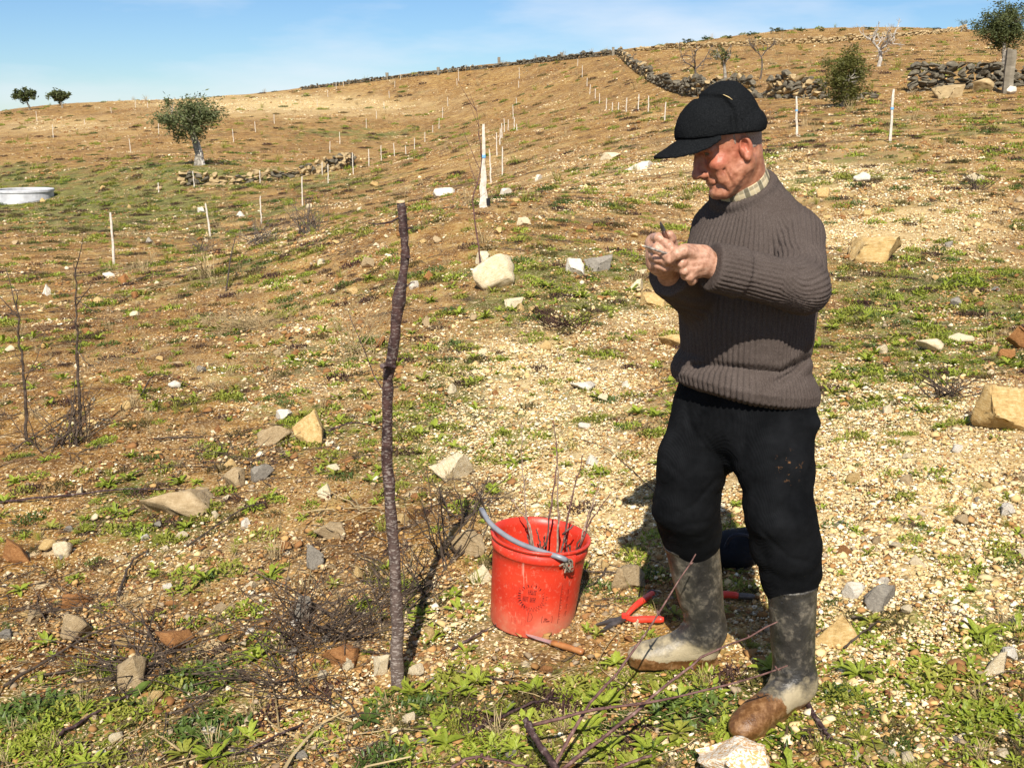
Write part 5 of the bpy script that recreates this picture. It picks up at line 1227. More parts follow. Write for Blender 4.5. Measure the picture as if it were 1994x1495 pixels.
while cnt < 215:
    px, py = r_.uniform(-20, 2010), 1490 - 1130 * r_.random() ** 1.15
    if 1250 < px < 1620 and py > 560: continue
    if 940 < px < 1155 and 1000 < py < 1240: continue
    w = r_.uniform(12, 30) * (1.15 if py > 900 else .9 if py > 500 else .7)
    mt = r_.choice(['pale', 'pale', 'white', 'tan', 'ochre', 'ochre', 'rust', 'grey'])
    o = put_rock('loose_stone', px, py, w, w * r_.uniform(.4, .8), mt, None, None, r_.uniform(-.3, .3), r_.uniform(0, 3), .3, 'small loose stones', 'stone'); cnt += 1
    AUTO.append((o, px, py, {'pale': 'cream', 'white': 'white', 'tan': 'tan', 'ochre': 'ochre', 'rust': 'rusty', 'grey': 'grey'}[mt], 'loose stone'))
# ---------------------------------------------------------------- stakes
STK = []
for i in range(4):
    r = np.random.default_rng(700 + i); mb = MB(); ns = 7
    zs = np.linspace(-.12, 1, ns); P = np.stack([r.normal(size=ns) * .006, r.normal(size=ns) * .006, zs], -1)
    mb.tube(P, np.array([.022, .022, .021, .021, .020, .020, .016]) * r.uniform(.9, 1.1, ns), 6); STK.append(mbmesh(mb, GREYW, 'stake'))
def zz1(x, a, b): return (600 + x / 3.068, 80 + a / 3.068, 80 + b / 3.068)
def zz7(x, a, b): return (x / 3.3217, 100 + a / 3.3217, 100 + b / 3.3217)
def zz8(x, a, b): return (1180 + x / 2.4496, a / 2.4496, b / 2.4496)
SL = [zz1(*q) for q in [(118, 295, 335), (55, 350, 392), (168, 250, 290), (212, 240, 270), (485, 300, 340), (455, 362, 410), (408, 420, 465), (348, 465, 522), (190, 545, 615), (130, 600, 670), (518, 240, 275), (553, 195, 232), (900, 165, 240), (890, 225, 265), (835, 338, 390), (803, 398, 460), (782, 463, 525), (745, 505, 545), (698, 545, 605), (636, 580, 655), (585, 625, 682), (516, 615, 690), (438, 625, 715), (363, 648, 745), (270, 668, 795), (85, 725, 800), (120, 738, 850), (1262, 160, 225), (1258, 240, 280), (1245, 340, 380), (1225, 385, 465), (1230, 460, 535), (1247, 495, 535), (1195, 472, 535), (1173, 465, 545), (1158, 495, 580), (1145, 525, 620), (1128, 550, 685), (1092, 650, 855), (1160, 635, 805), (1610, 110, 150), (1637, 150, 220), (1666, 222, 270), (1683, 262, 318), (1715, 285, 345), (1740, 315, 375), (1780, 345, 415), (1817, 368, 425), (1853, 368, 420), (1900, 342, 425), (1972, 320, 415)]]
SL += [zz7(*q) for q in [(240, 390, 460), (345, 475, 560), (548, 440, 475), (720, 365, 400), (845, 565, 650), (1027, 470, 540), (1028, 850, 915), (1512, 505, 588), (1653, 455, 525), (1775, 410, 470), (1683, 770, 850), (1258, 775, 880), (955, 330, 365), (877, 320, 365)]]
SL += [zz8(*q) for q in [(202, 460, 535), (280, 490, 575)]]
sr = random.Random(9)
def stake(px, top, bot, label, group=None, thick=1., lean=None, tie=False):
    c = G(px, bot); h = (bot - top) / pxm(c); o = link(bpy.data.objects.new('stake', sr.choice(STK))); o.location = c; t = max(.9, min(1.6, thick * (1 + c[1] / 160)))
    o.scale = (t, t, h); o.rotation_euler = (sr.uniform(-.03, .03), sr.uniform(-.05, .05) if lean is None else lean, sr.uniform(0, 6.28)) if lean is None else (0, lean, 0)
    tag(o, label, 'stake', group)
    if tie:
        mb = MB(); mb.tube([arr(0, 0, .62), arr(0, 0, .66)], .026, 8); ch = link(bpy.data.objects.new('blue_tie', mbmesh(mb, simple('blue_twine', [(.4, (.10, .30, .55)), (.6, (.2, .45, .7))], 30), 'blue_tie'))); ch.parent = o
    return o
for px, a, b_ in SL: AUTO.append((stake(px, a, b_, None, 'thin stakes up the far slope'), px, b_, 'thin pale', 'stake'))
for q, lab, th, ln, ti in [(zz7(738, 1045, 1385), 'tallest pale stake at far left below the white well ring', 1.2, .02, 0), (zz7(1360, 985, 1195), 'pale leaning stake between the far left stake and the brushwood', 1.2, -.08, 0), (zz7(1692, 938, 1115), 'pale stake in front of the brown brushwood', 1., 0, 0), (zz7(1957, 815, 1000), 'pale stake right of the terrace wall, above the brushwood', 1., .02, 0),
                           (zz8(912, 465, 645), 'white stake with blue tie right above the cap', 1.3, -.09, 1), (zz8(1355, 435, 680), 'white stake with blue tie to the right of the leafy bush', 1.3, -.02, 1)]:
    stake(*q, lab, None, th, ln, ti)
ws = G(942, 404); wh = (404 - 247) / pxm(ws)
for dx, dy, top, bot, lab, ln in ((0, 0, 247, 404, 'tallest broad white stake in the cluster near the centre', .0), (-.035, .03, 300, 384, 'shorter white stake on the left of the central cluster', .03), (.035, .02, 310, 392, 'shorter white stake on the right of the central cluster', -.05)):
    o = link(bpy.data.objects.new('stake', STK[1])); o.location = ws + arr(dx, dy, 0); o.scale = (1.35, 1.1, (bot - top) / pxm(ws)); o.rotation_euler = (0, ln, 0); tag(o, lab, 'stake')
    if dx == 0:
        mb = MB(); mb.tube([arr(0, 0, .60), arr(0, 0, .635)], .026, 8); ch = link(bpy.data.objects.new('blue_tie', mbmesh(mb, bpy.data.materials['blue_twine'], 'blue_tie'))); ch.parent = o
bq = G(950, 402); mb = MB(); mb.tube([bq, bq + arr(0, 0, .055), bq + arr(0, 0, .11)], [.035, .038, .036], 10); mb.tube([bq + arr(0, 0, .105), bq + arr(0, 0, .115)], [.038, .038], 10); tag(mb.build('plant_pot', simple('black_plastic', [(.4, (.012, .012, .013)), (.6, (.02, .02, .022))], 20, .4)), 'small black pot at the foot of the central white stakes', 'pot')
# granite posts on the skyline and in the right wall
POST = stonemat('granite_post', [(.3, (.12, .10, .07)), (.5, (.22, .19, .14)), (.7, (.34, .30, .23))], 4)
def post(px, top, bot, wpx, label, group=None):
    c = G(px, bot); s = 1 / pxm(c); h = (bot - top) * s; w = wpx * s / 2; mb = MB(); r = np.random.default_rng(int(px)); V = []; F = []
    for z in np.linspace(-.1 * h, h, 6):
        for k_ in range(6): a = k_ * math.pi / 3 + .3; V.append(c + arr(w * math.cos(a) * r.uniform(.85, 1.1), w * math.sin(a) * r.uniform(.8, 1.1), z + (r.normal() * .04 * h if z > .9 * h else 0)))
    for i in range(5):
        for k_ in range(6): F.append((i * 6 + k_, i * 6 + (k_ + 1) % 6, (i + 1) * 6 + (k_ + 1) % 6, (i + 1) * 6 + k_))
    F.append(tuple(range(30, 36))); mb.add(V, F); tag(mb.build('stone_post', POST, org=c), label, 'post', group)
post(1961, 100, 182, 21, 'tall granite post standing in the wall at the upper right')
for q, lab in ((zz1(1140, 100, 150), 'leaning stone post on the skyline wall, third from the left'), (zz1(778, 160, 205), 'stone post on the skyline wall, second from the left'), (zz1(472, 192, 232), 'stone post on the skyline wall, leftmost'), (zz1(1513, 72, 112), 'stone post on the skyline wall beside a dark round shrub'), (zz1(1822, 38, 88), 'stone post where the skyline wall meets the descending wall')): post(q[0], q[1], q[2], 6, lab, 'stone posts along the skyline wall')
# ---------------------------------------------------------------- concrete well ring
wc = G(26, 398); s = 1 / pxm(wc); rr_ = 54 * s; hh = 26 * s; wl_ = thing('well_ring', (wc[0], wc[1] + rr_, wc[2]), 'low white concrete well ring at the far left', 'well')
V = []; F = []; n = 48; prof = [(rr_, -.3), (rr_, hh * .80), (rr_ + .05, hh * .82), (rr_ + .05, hh * .97), (rr_ + .03, hh), (rr_ - .14, hh), (rr_ - .16, hh * .97), (rr_ - .16, -.3)]
for i in range(n):
    a = 2 * math.pi * i / n
    for r0, z in prof: V.append((wc[0] + r0 * math.cos(a), wc[1] + rr_ + r0 * math.sin(a), wc[2] + z))
m_ = len(prof)
for i in range(n):
    for k_ in range(m_ - 1): F.append((i * m_ + k_, (i + 1) % n * m_ + k_, (i + 1) % n * m_ + k_ + 1, i * m_ + k_ + 1))
MB().add(V, F).build('ring', simple('white_concrete', [(.3, (.36, .36, .37)), (.7, (.56, .56, .57))], 2.5, .85, (8, .5, .03)), wl_)
b = MB(); ln = [(wc[0] + (rr_ - .16) * math.cos(a), wc[1] + rr_ + (rr_ - .16) * math.sin(a), wc[2] + .15) for a in np.linspace(0, 2 * math.pi, 40, endpoint=False)]; b.add(ln, [tuple(range(40))]).build('lid', simple('grey_lid', [(.4, (.4, .4, .4)), (.6, (.52, .52, .52))], 2), wl_)
# ---------------------------------------------------------------- dry stone walls
WRK = []
for i in range(6): V, F = rock_mesh(800 + i, 1., 2); WRK.append((V, F))
def wall(name, pts, size, height, label, mats, cat='wall', limit=300, seed=0, gap=0., thick=.35):
    """pts: ground points; stones in courses, each a part of its own"""
    r = np.random.default_rng(seed); P = np.array(pts); t = thing(name, tuple(P[0]), label, cat)
    sg = np.linalg.norm(np.diff(P[:, :2], axis=0), axis=1); L_ = np.concatenate([[0], np.cumsum(sg)]); tot = L_[-1]
    me_c = [[mesh_from('stone', V, F) for V, F in WRK] for _ in mats]
    for l_, m_ in zip(me_c, mats):
        for q in l_: q.materials.append(ST[m_])
    nst = 0; rest = MB(); u = 0.
    while u < tot:
        w = size * r.uniform(.7, 1.6); x = np.interp(u + w / 2, L_, P[:, 0]); y = np.interp(u + w / 2, L_, P[:, 1]); i = min(np.searchsorted(L_, u + .01) - 1, len(sg) - 1)
        d = (P[i + 1] - P[i])[:2]; yaw_ = math.atan2(d[1], d[0]); z = gz(x, y) - .05; gn = noise2(np.array([u * .35]), np.array([seed * 3.]), 1., 7)[0]
        hmax = height * (1 + .45 * gn) * (0.25 if gn < -gap and gap else 1.)
        while z < gz(x, y) + hmax:
            h = size * r.uniform(.22, .85); sx, sy = w * r.uniform(.75, 1.25) / 2, thick * r.uniform(.8, 1.2) / 2
            loc = arr(x + r.normal() * .05, y + r.normal() * .05, z + h / 2)
            if nst < limit:
                o = link(bpy.data.objects.new('stone', me_c[r.integers(len(mats))][r.integers(6)])); o.parent = t; o.location = loc - P[0]; o.scale = (sx * 1.05, sy, h / 2 * 1.12); o.rotation_euler = (r.normal() * .15, r.normal() * .22, yaw_ + r.normal() * .3); nst += 1
            else:
                V, F = WRK[r.integers(6)]; rest.add((V * arr(sx, sy, h / 2 * 1.1)) @ rotz(yaw_).T + loc, F.tolist())
            z += h * .92
        u += w * .92
    if rest.n: tag(rest.build('wall_stones', ST[mats[0]], t), None, None, None, 'stuff')
    return t
def line(pp, n=24):
    pp = np.array(pp, float); t = np.linspace(0, len(pp) - 1, n); return [G(np.interp(q, range(len(pp)), pp[:, 0]), np.interp(q, range(len(pp)), pp[:, 1])) for q in t]
wall('terrace_wall', line([(348, 363), (470, 358), (600, 342), (688, 326)], 10), .36, .62, 'ochre dry stone terrace wall below the lone olive tree', ['wallo', 'wallo', 'wall'], seed=1)
wall('field_wall', line([(1345, 188), (1420, 190), (1500, 192), (1560, 192), (1640, 196), (1700, 192)], 14), .38, .85, 'broken dark dry stone wall behind the cap and the leafy bush', ['wall', 'wall', 'wallo'], seed=2, gap=.25)
wall('field_wall', line([(1765, 180), (1850, 176), (1930, 172), (2040, 165)], 10), .36, 1.15, 'taller dark dry stone wall at the upper right by the granite post', ['wall'], seed=4, thick=.5)
wall('field_wall', line([(1205, 108), (1235, 135), (1270, 160), (1310, 178), (1345, 188)], 18), .55, .65, 'dark dry stone wall running down the slope from the skyline to the cap', ['wall', 'wall', 'wallo'], seed=3, thick=.6)
wall('skyline_wall', line([(585, 176), (800, 150), (1000, 128), (1200, 107)], 16), .42, .5, 'long low stone wall along the skyline left of the corner post', ['wall', 'wallo'], limit=0, seed=5, thick=.6)
wall('upper_terrace_wall', line([(1235, 100), (1400, 92), (1600, 84), (1800, 68), (1880, 60)], 16), .45, .45, 'low ochre retaining wall across the top of the upper right field', ['wallo', 'wall'], limit=0, seed=6, thick=.6)
# ---------------------------------------------------------------- trees
def crown_mesh(name, c, rad, nclump, per, lsz, mat, seed, parent, flat=1., fn=None):
    r = np.random.default_rng(seed); V = []; F = []; k_ = 0
    for i in range(nclump):
        d = nrm(r.normal(size=3)); cc = c + d * rad * (r.random() ** .45) * r.uniform(.75, 1.12); cr = np.mean(rad) * r.uniform(.14, .30)
        n = int(per * r.uniform(.6, 1.3)); q = cc + r.normal(size=(n, 3)) * cr * .55
        a = r.normal(size=(n, 3)); a /= np.linalg.norm(a, axis=1)[:, None]; a[:, 2] = a[:, 2] * .7 + .15; b_ = np.cross(a, r.normal(size=(n, 3))); b_ /= np.linalg.norm(b_, axis=1)[:, None] + 1e-9
        s = lsz * r.uniform(.6, 1.4, (n, 1)); V.append(np.stack([q - a * s, q - b_ * s * .32, q + a * s, q + b_ * s * .32], 1).reshape(-1, 3)); F.append(np.arange(n * 4).reshape(n, 4) + k_); k_ += n * 4
    return mk(name, np.concatenate(V), np.concatenate(F), mat, parent)
def grow(mb, p, d, ln, r, depth, rnd, kids=3, spread=.7, gnarl=.18, up=.12, tips=None, shrink=.68):
    n = 5; P = [np.array(p)]; d = nrm(d)
    for i in range(n): d = nrm(d + rnd.normal(size=3) * gnarl + arr(0, 0, up * .3)); P.append(P[-1] + d * ln / n)
    mb.tube(P, np.linspace(r, r * .62, n + 1), 5 if depth > 1 else 4, cap=False)
    if depth == 0:
        if tips is not None: tips.append(P[-1]); return
        return
    for k_ in range(kids):
        j = rnd.integers(2, n + 1); q = P[j] if k_ else P[-1]
        grow(mb, q, d + rnd.normal(size=3) * spread + arr(0, 0, up), ln * shrink * rnd.uniform(.75, 1.15), r * .6, depth - 1, rnd, kids, spread, gnarl, up, tips, shrink)
def olive(px, bot, top, wpx, label, seed, cpx=None, trunk=.3, mat=None, nc=46, per=75, lsz=None, group=None, tmat=None, tw=.7):
    c = G(px, bot); s = 1 / pxm(c); H_ = (bot - top) * s; w = wpx * s / 2; cx = (cpx if cpx else px); cc = arr(c[0] + (cx - px) * s, c[1], c[2] + H_ * (trunk + (1 - trunk) * .52)); rnd = np.random.default_rng(seed)
    t = thing('olive_tree', tuple(c), label, 'tree', group); mb = MB(); top_ = cc - arr(0, 0, H_ * (1 - trunk) * .30)
    mb.tube(smooth_path([c - arr(0, 0, .1), c + arr(.02, 0, H_ * trunk * .5), top_], 7, H_ * .008, seed), np.linspace(.085, .036, 7) * H_ * tw, 9)
    for k_ in range(5): grow(mb, top_, arr(math.cos(k_ * 1.3), math.sin(k_ * 1.3), .9), H_ * .26, H_ * .018, 2, rnd, 2, .6, .2, .15)
    mb.build('trunk', tmat or TRUNK, t)
    crown_mesh('crown', cc, arr(w * .90, w * .85, H_ * (1 - trunk) * (.56 if trunk < .1 else .48)), nc, per, lsz or H_ * .028, mat or OLIVE, seed, t)
    return t, c, H_
t, c, H_ = olive(388, 322, 188, 148, 'lone olive tree with pale split trunk on the far left slope', 31, 380, .30, nc=64, per=85, tw=1.)
mb = MB(); mb.tube(smooth_path([c + arr(.25, -.05, -.1), c + arr(.17, -.1, H_ * .18), c + arr(.06, -.05, H_ * .34)], 6), np.linspace(.055, .02, 6) * H_ * .7, 7); mb.build('split_trunk', PALEB, t)
olive(57, 215, 173, 50, 'small olive tree on the left skyline, left one of the pair', 32, 52, .34, nc=36, per=60, lsz=.22)
olive(121, 210, 178, 50, 'small olive tree on the left skyline, right one of the pair', 33, 118, .28, nc=36, per=60, lsz=.22)
olive(1954, 128, 14, 124, 'dense dark olive tree at the upper right corner', 34, 1950, .24, nc=95, per=95)
olive(1872, 62, 36, 32, 'tiny olive tree on the upper right skyline', 35, 1874, .3, nc=16, per=40)
olive(1411, 172, 88, 54, 'thin sparse olive tree behind the field wall above the cap', 36, 1408, .42, nc=22, per=34)
t, c, H_ = olive(1640, 208, 100, 104, 'dense yellow-green bush growing against the broken field wall', 37, 1640, .03, BUSHL, 90, 95); t.name = 'bush'; t['category'] = 'bush'
def bare(px, bot, top, label, seed, mat, kids=3, depth=4, spread=.75, wfac=.32, cat='tree', name='bare_tree', r=.022, lean=(0, 0, 1), shrink=.66, up=.12, ext=.26):
    c = G(px, bot); s = 1 / pxm(c); H_ = (bot - top) * s; rnd = np.random.default_rng(seed); t = thing(name, tuple(c), label, cat); mb = MB()
    p1 = c + arr(lean[0], lean[1], lean[2]) * H_ * wfac; mb.tube(smooth_path([c - arr(0, 0, .1), (c + p1) / 2 + arr(.03, 0, 0) * H_, p1], 6, H_ * .006, seed), np.linspace(r * 1.5, r, 6) * H_, 7); mb.build('trunk', mat, t)
    mb = MB()
    for k_ in range(4): grow(mb, p1, arr(math.cos(k_ * 1.57 + seed), math.sin(k_ * 1.57 + seed) * .7, .75), H_ * ext, r * .75 * H_, depth - 1, rnd, kids, spread, .18, up, None, shrink)
    mb.build('branches', mat, t); return t
bare(1711, 130, 50, 'white leafless tree with spreading branches on the upper right field', 41, PALEB, 3, 4, .8, .40, r=.034, ext=.40)
bare(1352, 172, 70, 'dark leafless tree with two trunks behind the wall above the cap', 42, DARKB, 3, 4, .6, .35, r=.020)
bare(1480, 155, 62, 'thin reddish leafless tree right of the sparse olive', 43, DARKB, 3, 4, .5, .45, r=.014)
bare(1824, 172, 108, 'pruned leaning dead tree in front of the wall at right', 44, DARKB, 2, 2, .5, .55, r=.030, lean=(-.35, 0, .8), name='dead_tree')
bare(1232, 118, 85, 'small leafless bush by the top of the descending wall', 45, DARKB, 3, 3, .6, .2, r=.02)
SHR = [(1152, 104, 14), (1180, 101, 16), (1100, 108, 10), (1060, 115, 10), (1340, 82, 34), (1375, 76, 30), (1420, 72, 26), (1462, 66, 30), (1512, 62, 40), (1560, 60, 30), (1600, 58, 26), (1640, 57, 24), (1690, 55, 22), (1300, 88, 22), (1260, 94, 18), (715, 158, 14), (978, 126, 12), (1332, 82, 14), (1100, 122, 14), (1475, 72, 24), (18, 222, 24), (45, 220, 16), (1760, 55, 18), (1820, 55, 14)]
SH_ME = []
for i in range(4):
    cm = crown_mesh('shrub', arr(0, 0, .3), arr(1, 1, .55), 16, 30, .13, DARKG if i % 2 else BUSHL, 60 + i, None); SH_ME.append(cm.data); bpy.data.objects.remove(cm)
for i, (px, py, w) in enumerate(SHR):
    c = G(px, py + 4); s = w / pxm(c) / 2 * .8; o = link(bpy.data.objects.new('shrub', SH_ME[i % 4])); o.location = c; o.scale = (s, s, s * .5); tag(o, None, 'shrub', 'skyline shrubs'); AUTO.append((o, px, py, 'low dark', 'skyline shrub'))
# thin saplings and brush in the field
def stem(name, pts, r0, r1, label, cat, mat, seed, side=10, slen=.18):
    t = smooth_path(pts, 20, .004, seed); mb = MB(); mb.tube(t, np.linspace(r0, r1, 20), 6); rnd = np.random.default_rng(seed)
    for i in range(side):
        j = rnd.integers(6, 19); d = nrm(rnd.normal(size=3) * arr(1, .6, .5) + arr(0, 0, .7)); l_ = slen * rnd.uniform(.4, 1.2); mb.tube(smooth_path([t[j], t[j] + d * l_ * .5, t[j] + d * l_ + arr(0, 0, .1 * l_)], 5, .004, seed + i), np.linspace(r0 * .4, r1 * .6, 5), 4)
    return tag(mb.build(name, mat), label, cat)
c = G(937, 527); Yc = c[1]; stem('sapling', [c, W(928, 450, Yc), W(921, 385, Yc), W(935, 340, Yc), W(938, 300, Yc), W(932, 250, Yc), W(928, 205, Yc)], .011, .002, 'thin leafless sapling rising past the white stakes beside the big slanted rock', 'sapling', TWIG, 51, 7, .45)
c = G(158, 850); Yc = c[1]; stem('sapling', [c, W(152, 730, Yc), W(149, 620, Yc), W(145, 530, Yc)], .011, .003, 'thin dark bare stem at left, the right one of two', 'sapling', DEAD, 52, 8, .25)
c = G(52, 862); Yc = c[1]; stem('sapling', [c, W(47, 740, Yc), W(37, 650, Yc), W(32, 570, Yc)], .010, .003, 'thin dark bare stem at far left, the left one of two', 'sapling', DEAD, 53, 6, .25)
def brush(px, py, w, h, n, label, mat, seed, r0=.006, name='dead_shrub', curve=.5):
    c = G(px, py); s = 1 / pxm(c); rnd = np.random.default_rng(seed); mb = MB()
    for i in range(n):
        b0 = c + arr(rnd.normal() * w * s * .12, rnd.normal() * w * s * .12, -.01); e = c + arr(rnd.uniform(-1, 1) * w * s * .55, rnd.uniform(-1, 1) * w * s * .45, h * s * rnd.uniform(.35, 1.1)); m = (b0 + e) / 2 + rnd.normal(size=3) * h * s * .16 * curve
        P = smooth_path([b0, m, e], 8, h * s * .012, seed + i); mb.tube(P, np.linspace(r0, r0 * .3, 8) * rnd.uniform(.6, 1.2), 4)
        for q in range(2): j = rnd.integers(3, 7); mb.tube([P[j], P[j] + nrm(rnd.normal(size=3) + arr(0, 0, .4)) * h * s * .2], [r0 * .4, r0 * .2], 3)
    return tag(mb.build(name, mat, org=c), label, 'shrub')
brush(600, 1235, 380, 130, 56, 'tangle of dark dead stems left of the stump', DEAD, 71, .0036)
brush(880, 1090, 170, 170, 18, 'dark dead branches between the stump and the bucket', DEAD, 72, .0046)
brush(770, 1170, 220, 110, 34, 'dead stems crowding the foot of the stump', DEAD, 73, .0034)
brush(600, 455, 90, 70, 60, 'grey-brown brushwood above the straw mound', DARKB, 74, .010)
brush(510, 475, 120, 50, 50, 'low brown brushwood left of the taller brushwood', DARKB, 75, .009)
brush(395, 490, 70, 36, 30, 'small brown brushwood patch below the leaning stake', DARKB, 76, .009)
brush(700, 690, 160, 130, 24, 'thin pale weed stalks left of the stump at mid height', DRYG, 77, .0035)
brush(120, 870, 220, 110, 34, 'thicket of thin brown stems at the far left', DEAD, 78, .005)
brush(1840, 770, 130, 50, 30, 'matted dead stems right of the man at hip height', DEAD, 79, .005)
brush(1900, 370, 70, 34, 26, 'dark withered plant at the right at shoulder height', DEAD, 80, .008)
brush(1105, 640, 190, 50, 40, 'purple-brown herbs left of his jumper', PURP, 81, .005)
brush(300, 1290, 460, 60, 80, 'flat heap of dark prunings across the lower left', DEAD, 82, .0036, 'pruning_heap', 1.2)
brush(560, 1330, 320, 60, 60, 'low dark prunings in front of the dead shrub', DEAD, 83, .0032, 'pruning_heap', 1.2)
brush(480, 905, 420, 40, 30, 'thin scattered prunings around the upright yellow rock', DEAD, 84, .0036, 'pruning_heap', 1.2)
brush(920, 1000, 200, 70, 22, 'crooked dark prunings behind the bucket handle', DEAD, 85, .0046, 'pruning_heap', 1.4)
brush(490, 640, 230, 34, 120, 'low mound of pale straw and herbs in the left middle distance', DRYG, 86, .004, 'straw_mound', 1.)
brush(690, 1240, 300, 60, 60, 'fine dark twigs lying round the stump foot', DEAD, 87, .0026, 'pruning_heap', 1.4)
brush(180, 1180, 380, 40, 50, 'fine dark twigs strewn at the left edge', DEAD, 88, .0028, 'pruning_heap', 1.4)
# cut branches and litter lying about
def lie(pts, n=18): return [G(px, py) + arr(0, 0, h) for px, py, h in pts]
def branch(pts, r0, r1, label, mat=DEAD, seed=0, buds=5, forks=()): return twig_obj('cut_branch', pts, r0, r1, label, 'branch', mat, 'cut branches lying on the ground', seed, buds, forks)
branch([W(1078, 1492, 2.44), W(1146, 1374, 2.55), W(1206, 1305, 2.62), W(1285, 1189, 2.72), W(1355, 1078, 2.78)], .0058, .0018, 'long purple twig rising in front of the far boot', TWIG, 91, 8)
branch([W(1095, 1497, 2.42), W(1199, 1417, 2.46), W(1312, 1321, 2.52), W(1395, 1265, 2.53), W(1514, 1210, 2.50)], .0058, .0018, 'long purple twig crossing between both boots', TWIG, 92, 9)
branch([W(1035, 1412, 2.52), W(1150, 1384, 2.50), W(1266, 1366, 2.46), W(1424, 1331, 2.42), W(1534, 1295, 2.40)], .0050, .0018, 'reddish twig ending across the ankle of the near boot', TWIG, 93, 9)
branch([W(1021, 1398, 2.53), W(1045, 1440, 2.48), W(1085, 1500, 2.40)], .0085, .0095, 'thick dark cut stick leaning at the bottom centre', BARK, 94, 3)
branch([W(880, 1495, 2.42), W(932, 1473, 2.44), W(1026, 1494, 2.40)], .0045, .003, 'arched twig at the bottom edge left of the thick stick', TWIG, 95, 4)
branch([W(1270, 1470, 2.43), W(1180, 1500, 2.40), W(1100, 1510, 2.4)], .004, .003, 'low twig at the bottom edge right of the thick stick', TWIG, 96, 4)
branch(lie([(1643, 1272, .02), (1675, 1250, .03), (1708, 1229, .04)]), .004, .002, 'thorny grey twig on the flat ochre slab', DEAD, 97, 6)
branch(lie([(1585, 1255, .03), (1640, 1235, .05), (1692, 1214, .03)]), .002, .001, 'hair-thin twig arched over the flat ochre slab', DEAD, 98, 2)
for i, (ps_, r0, lab) in enumerate([([(0, 985, .02), (120, 972, .02), (250, 963, .03), (360, 960, .02)], .007, 'pale fallen branch at the left edge'), ([(10, 1345, .02), (110, 1285, .02), (200, 1240, .03), (300, 1215, .02)], .006, 'dark fallen branch running up from the lower left'), ([(60, 1325, .01), (200, 1300, .02), (380, 1270, .02)], .005, 'long dark twig under the slanted slab'),
        ([(110, 1445, .02), (200, 1390, .02), (290, 1340, .02)], .006, 'dark twig at the bottom left'), ([(300, 860, .02), (420, 855, .02), (560, 850, .02)], .0045, 'thin straight cane lying left of the upright yellow rock'), ([(275, 775, .02), (310, 742, .05), (400, 770, .02)], .006, 'dark crooked branch in the left middle'), ([(640, 845, .02), (690, 832, .03), (745, 842, .02)], .006, 'pale crooked branch touching the stump'),
        ([(365, 1070, .02), (430, 1030, .03), (480, 1000, .03), (520, 985, .02)], .005, 'double pale twig below the tan outcrop'), ([(230, 1170, .01), (255, 1110, .03), (290, 1080, .02)], .007, 'dark forked stick left of the dead shrub'), ([(880, 1270, .01), (930, 1245, .02), (970, 1225, .02)], .005, 'dark twig just left of the bucket foot'), ([(800, 1215, .03), (880, 1228, .05), (985, 1243, .02)], .0016, 'long straw stalk between stump and bucket'),
        ([(870, 1310, .01), (960, 1330, .02), (1060, 1340, .01)], .004, 'thin dark twig below the knife'), ([(900, 1440, .01), (1020, 1385, .02), (1090, 1370, .02)], .006, 'dark fallen branch left of the thick stick'), ([(1340, 745, .02), (1260, 770, .03), (1190, 800, .02)], .004, 'thin branch left of his trousers'), ([(1300, 985, .01), (1180, 880, .02), (1110, 860, .02)], .003, 'faint twig behind the bucket'), ([(1570, 1370, .01), (1600, 1420, .01), (1620, 1445, .01)], .009, 'dark root-like stick behind the near boot heel'),
        ([(440, 568, .0), (452, 535, .25), (462, 512, .42)], .012, 'short dark stub sticking up on the far left slope'), ([(650, 1210, .02), (560, 1160, .04), (500, 1130, .03)], .004, 'dead twig in the shrub left of the stump'), ([(590, 1420, .02), (480, 1470, .02), (400, 1490, .02)], .004, 'dark twig at the bottom left of the rosettes')]):
    branch(lie(ps_), r0, r0 * .35, lab, DRYG if 'straw' in lab else (DEAD if i % 3 else BARK), 110 + i, 4)

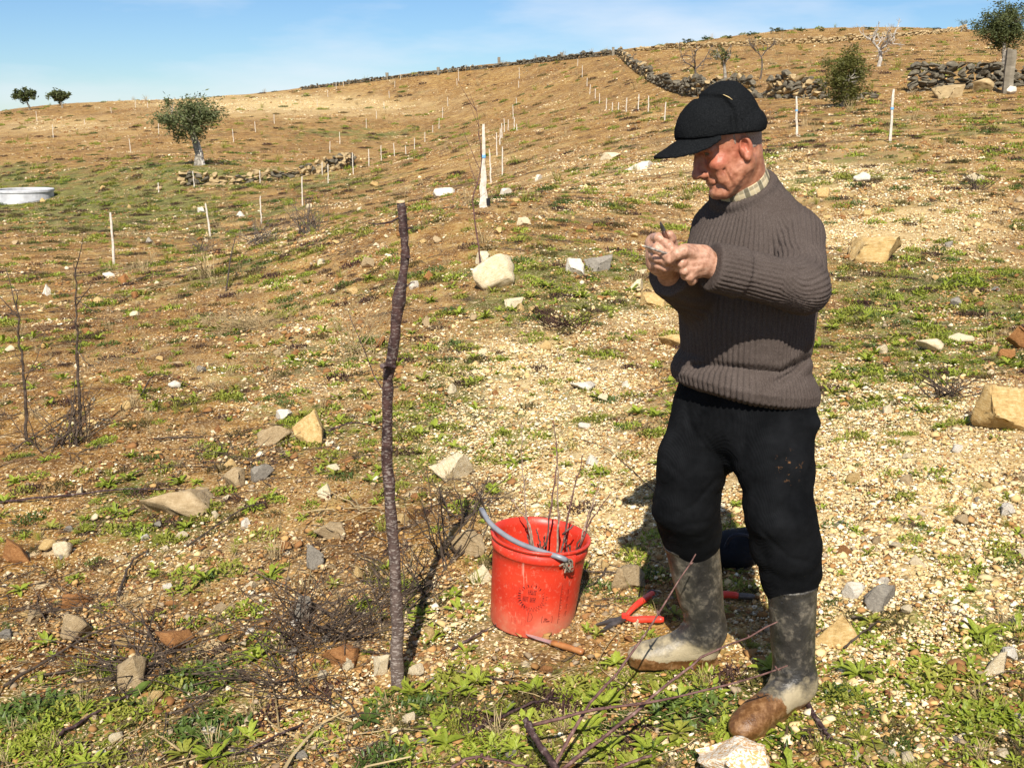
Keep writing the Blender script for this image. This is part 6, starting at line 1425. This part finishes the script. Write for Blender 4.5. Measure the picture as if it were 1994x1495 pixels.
# ---------------------------------------------------------------- labels by place
LMK = [('the red bucket', 1048, 1110), ('the stump foot', 775, 1320), ('the stump top', 780, 420), ('the middle of the stump', 760, 800), ('the near boot', 1520, 1330), ('the far boot', 1340, 1240), ('the pruning shears', 1225, 1200), ('the kitchen knife', 1080, 1265),
       ('the big slanted rock', 965, 535), ('the upright yellow rock', 602, 835), ('the large orange rock', 1950, 800), ('the broad tan boulder', 1705, 488), ('the flat ochre slab', 1640, 1235), ('the bottom rock', 1435, 1465), ('the orange triangular stone', 332, 1248), ('the slanted slab', 256, 1312),
       ('the tan outcrop', 345, 975), ('the straw mound', 490, 620), ('the dead shrub', 610, 1130), ('the tall white stakes', 942, 330), ('the lone olive', 388, 260), ('the terrace wall', 520, 345), ('the well ring', 40, 383), ('the brushwood', 600, 425), ('the man\'s hands', 1310, 500), ('the man\'s cap', 1390, 220),
       ('the man\'s elbow', 1600, 560), ('the man\'s hip', 1590, 790), ('the man\'s knees', 1430, 1010), ('the leafy bush', 1640, 155), ('the granite post', 1961, 140), ('the two bare stems', 100, 700), ('the feathery clump', 1935, 1390), ('the thick cut stick', 1050, 1450), ('the lower left plants', 150, 1380), ('the skyline corner post', 1194, 100), ('the skyline olives', 88, 192), ('the pale wedge rock', 876, 905), ('the pale pointed stone', 1815, 675)]
ORD = ['', 'second ', 'third ', 'fourth ', 'fifth ', 'sixth ', 'seventh ', 'eighth ', 'ninth ', 'tenth ']
bk_ = {}
for o, px, py, adj, noun in AUTO:
    d_, nm_, dx, dy = min((math.hypot(px - x, py - y), nm, px - x, py - y) for nm, x, y in LMK)
    if abs(dx) > 1.6 * abs(dy): dr = 'left of' if dx < 0 else 'right of'
    elif abs(dy) > 1.6 * abs(dx): dr = 'above' if dy < 0 else 'below'
    else: dr = ('above' if dy < 0 else 'below') + (' and left of' if dx < 0 else ' and right of')
    bk_.setdefault((adj, noun, dr, nm_), []).append((d_, o))
for (adj, noun, dr, nm_), l_ in bk_.items():
    for i, (d_, o) in enumerate(sorted(l_, key=lambda q: q[0])):
        o['label'] = '%s %s %s %s' % (adj, noun, dr, nm_) + ('' if len(l_) == 1 else ', %snearest one' % ORD[min(i, 9)])
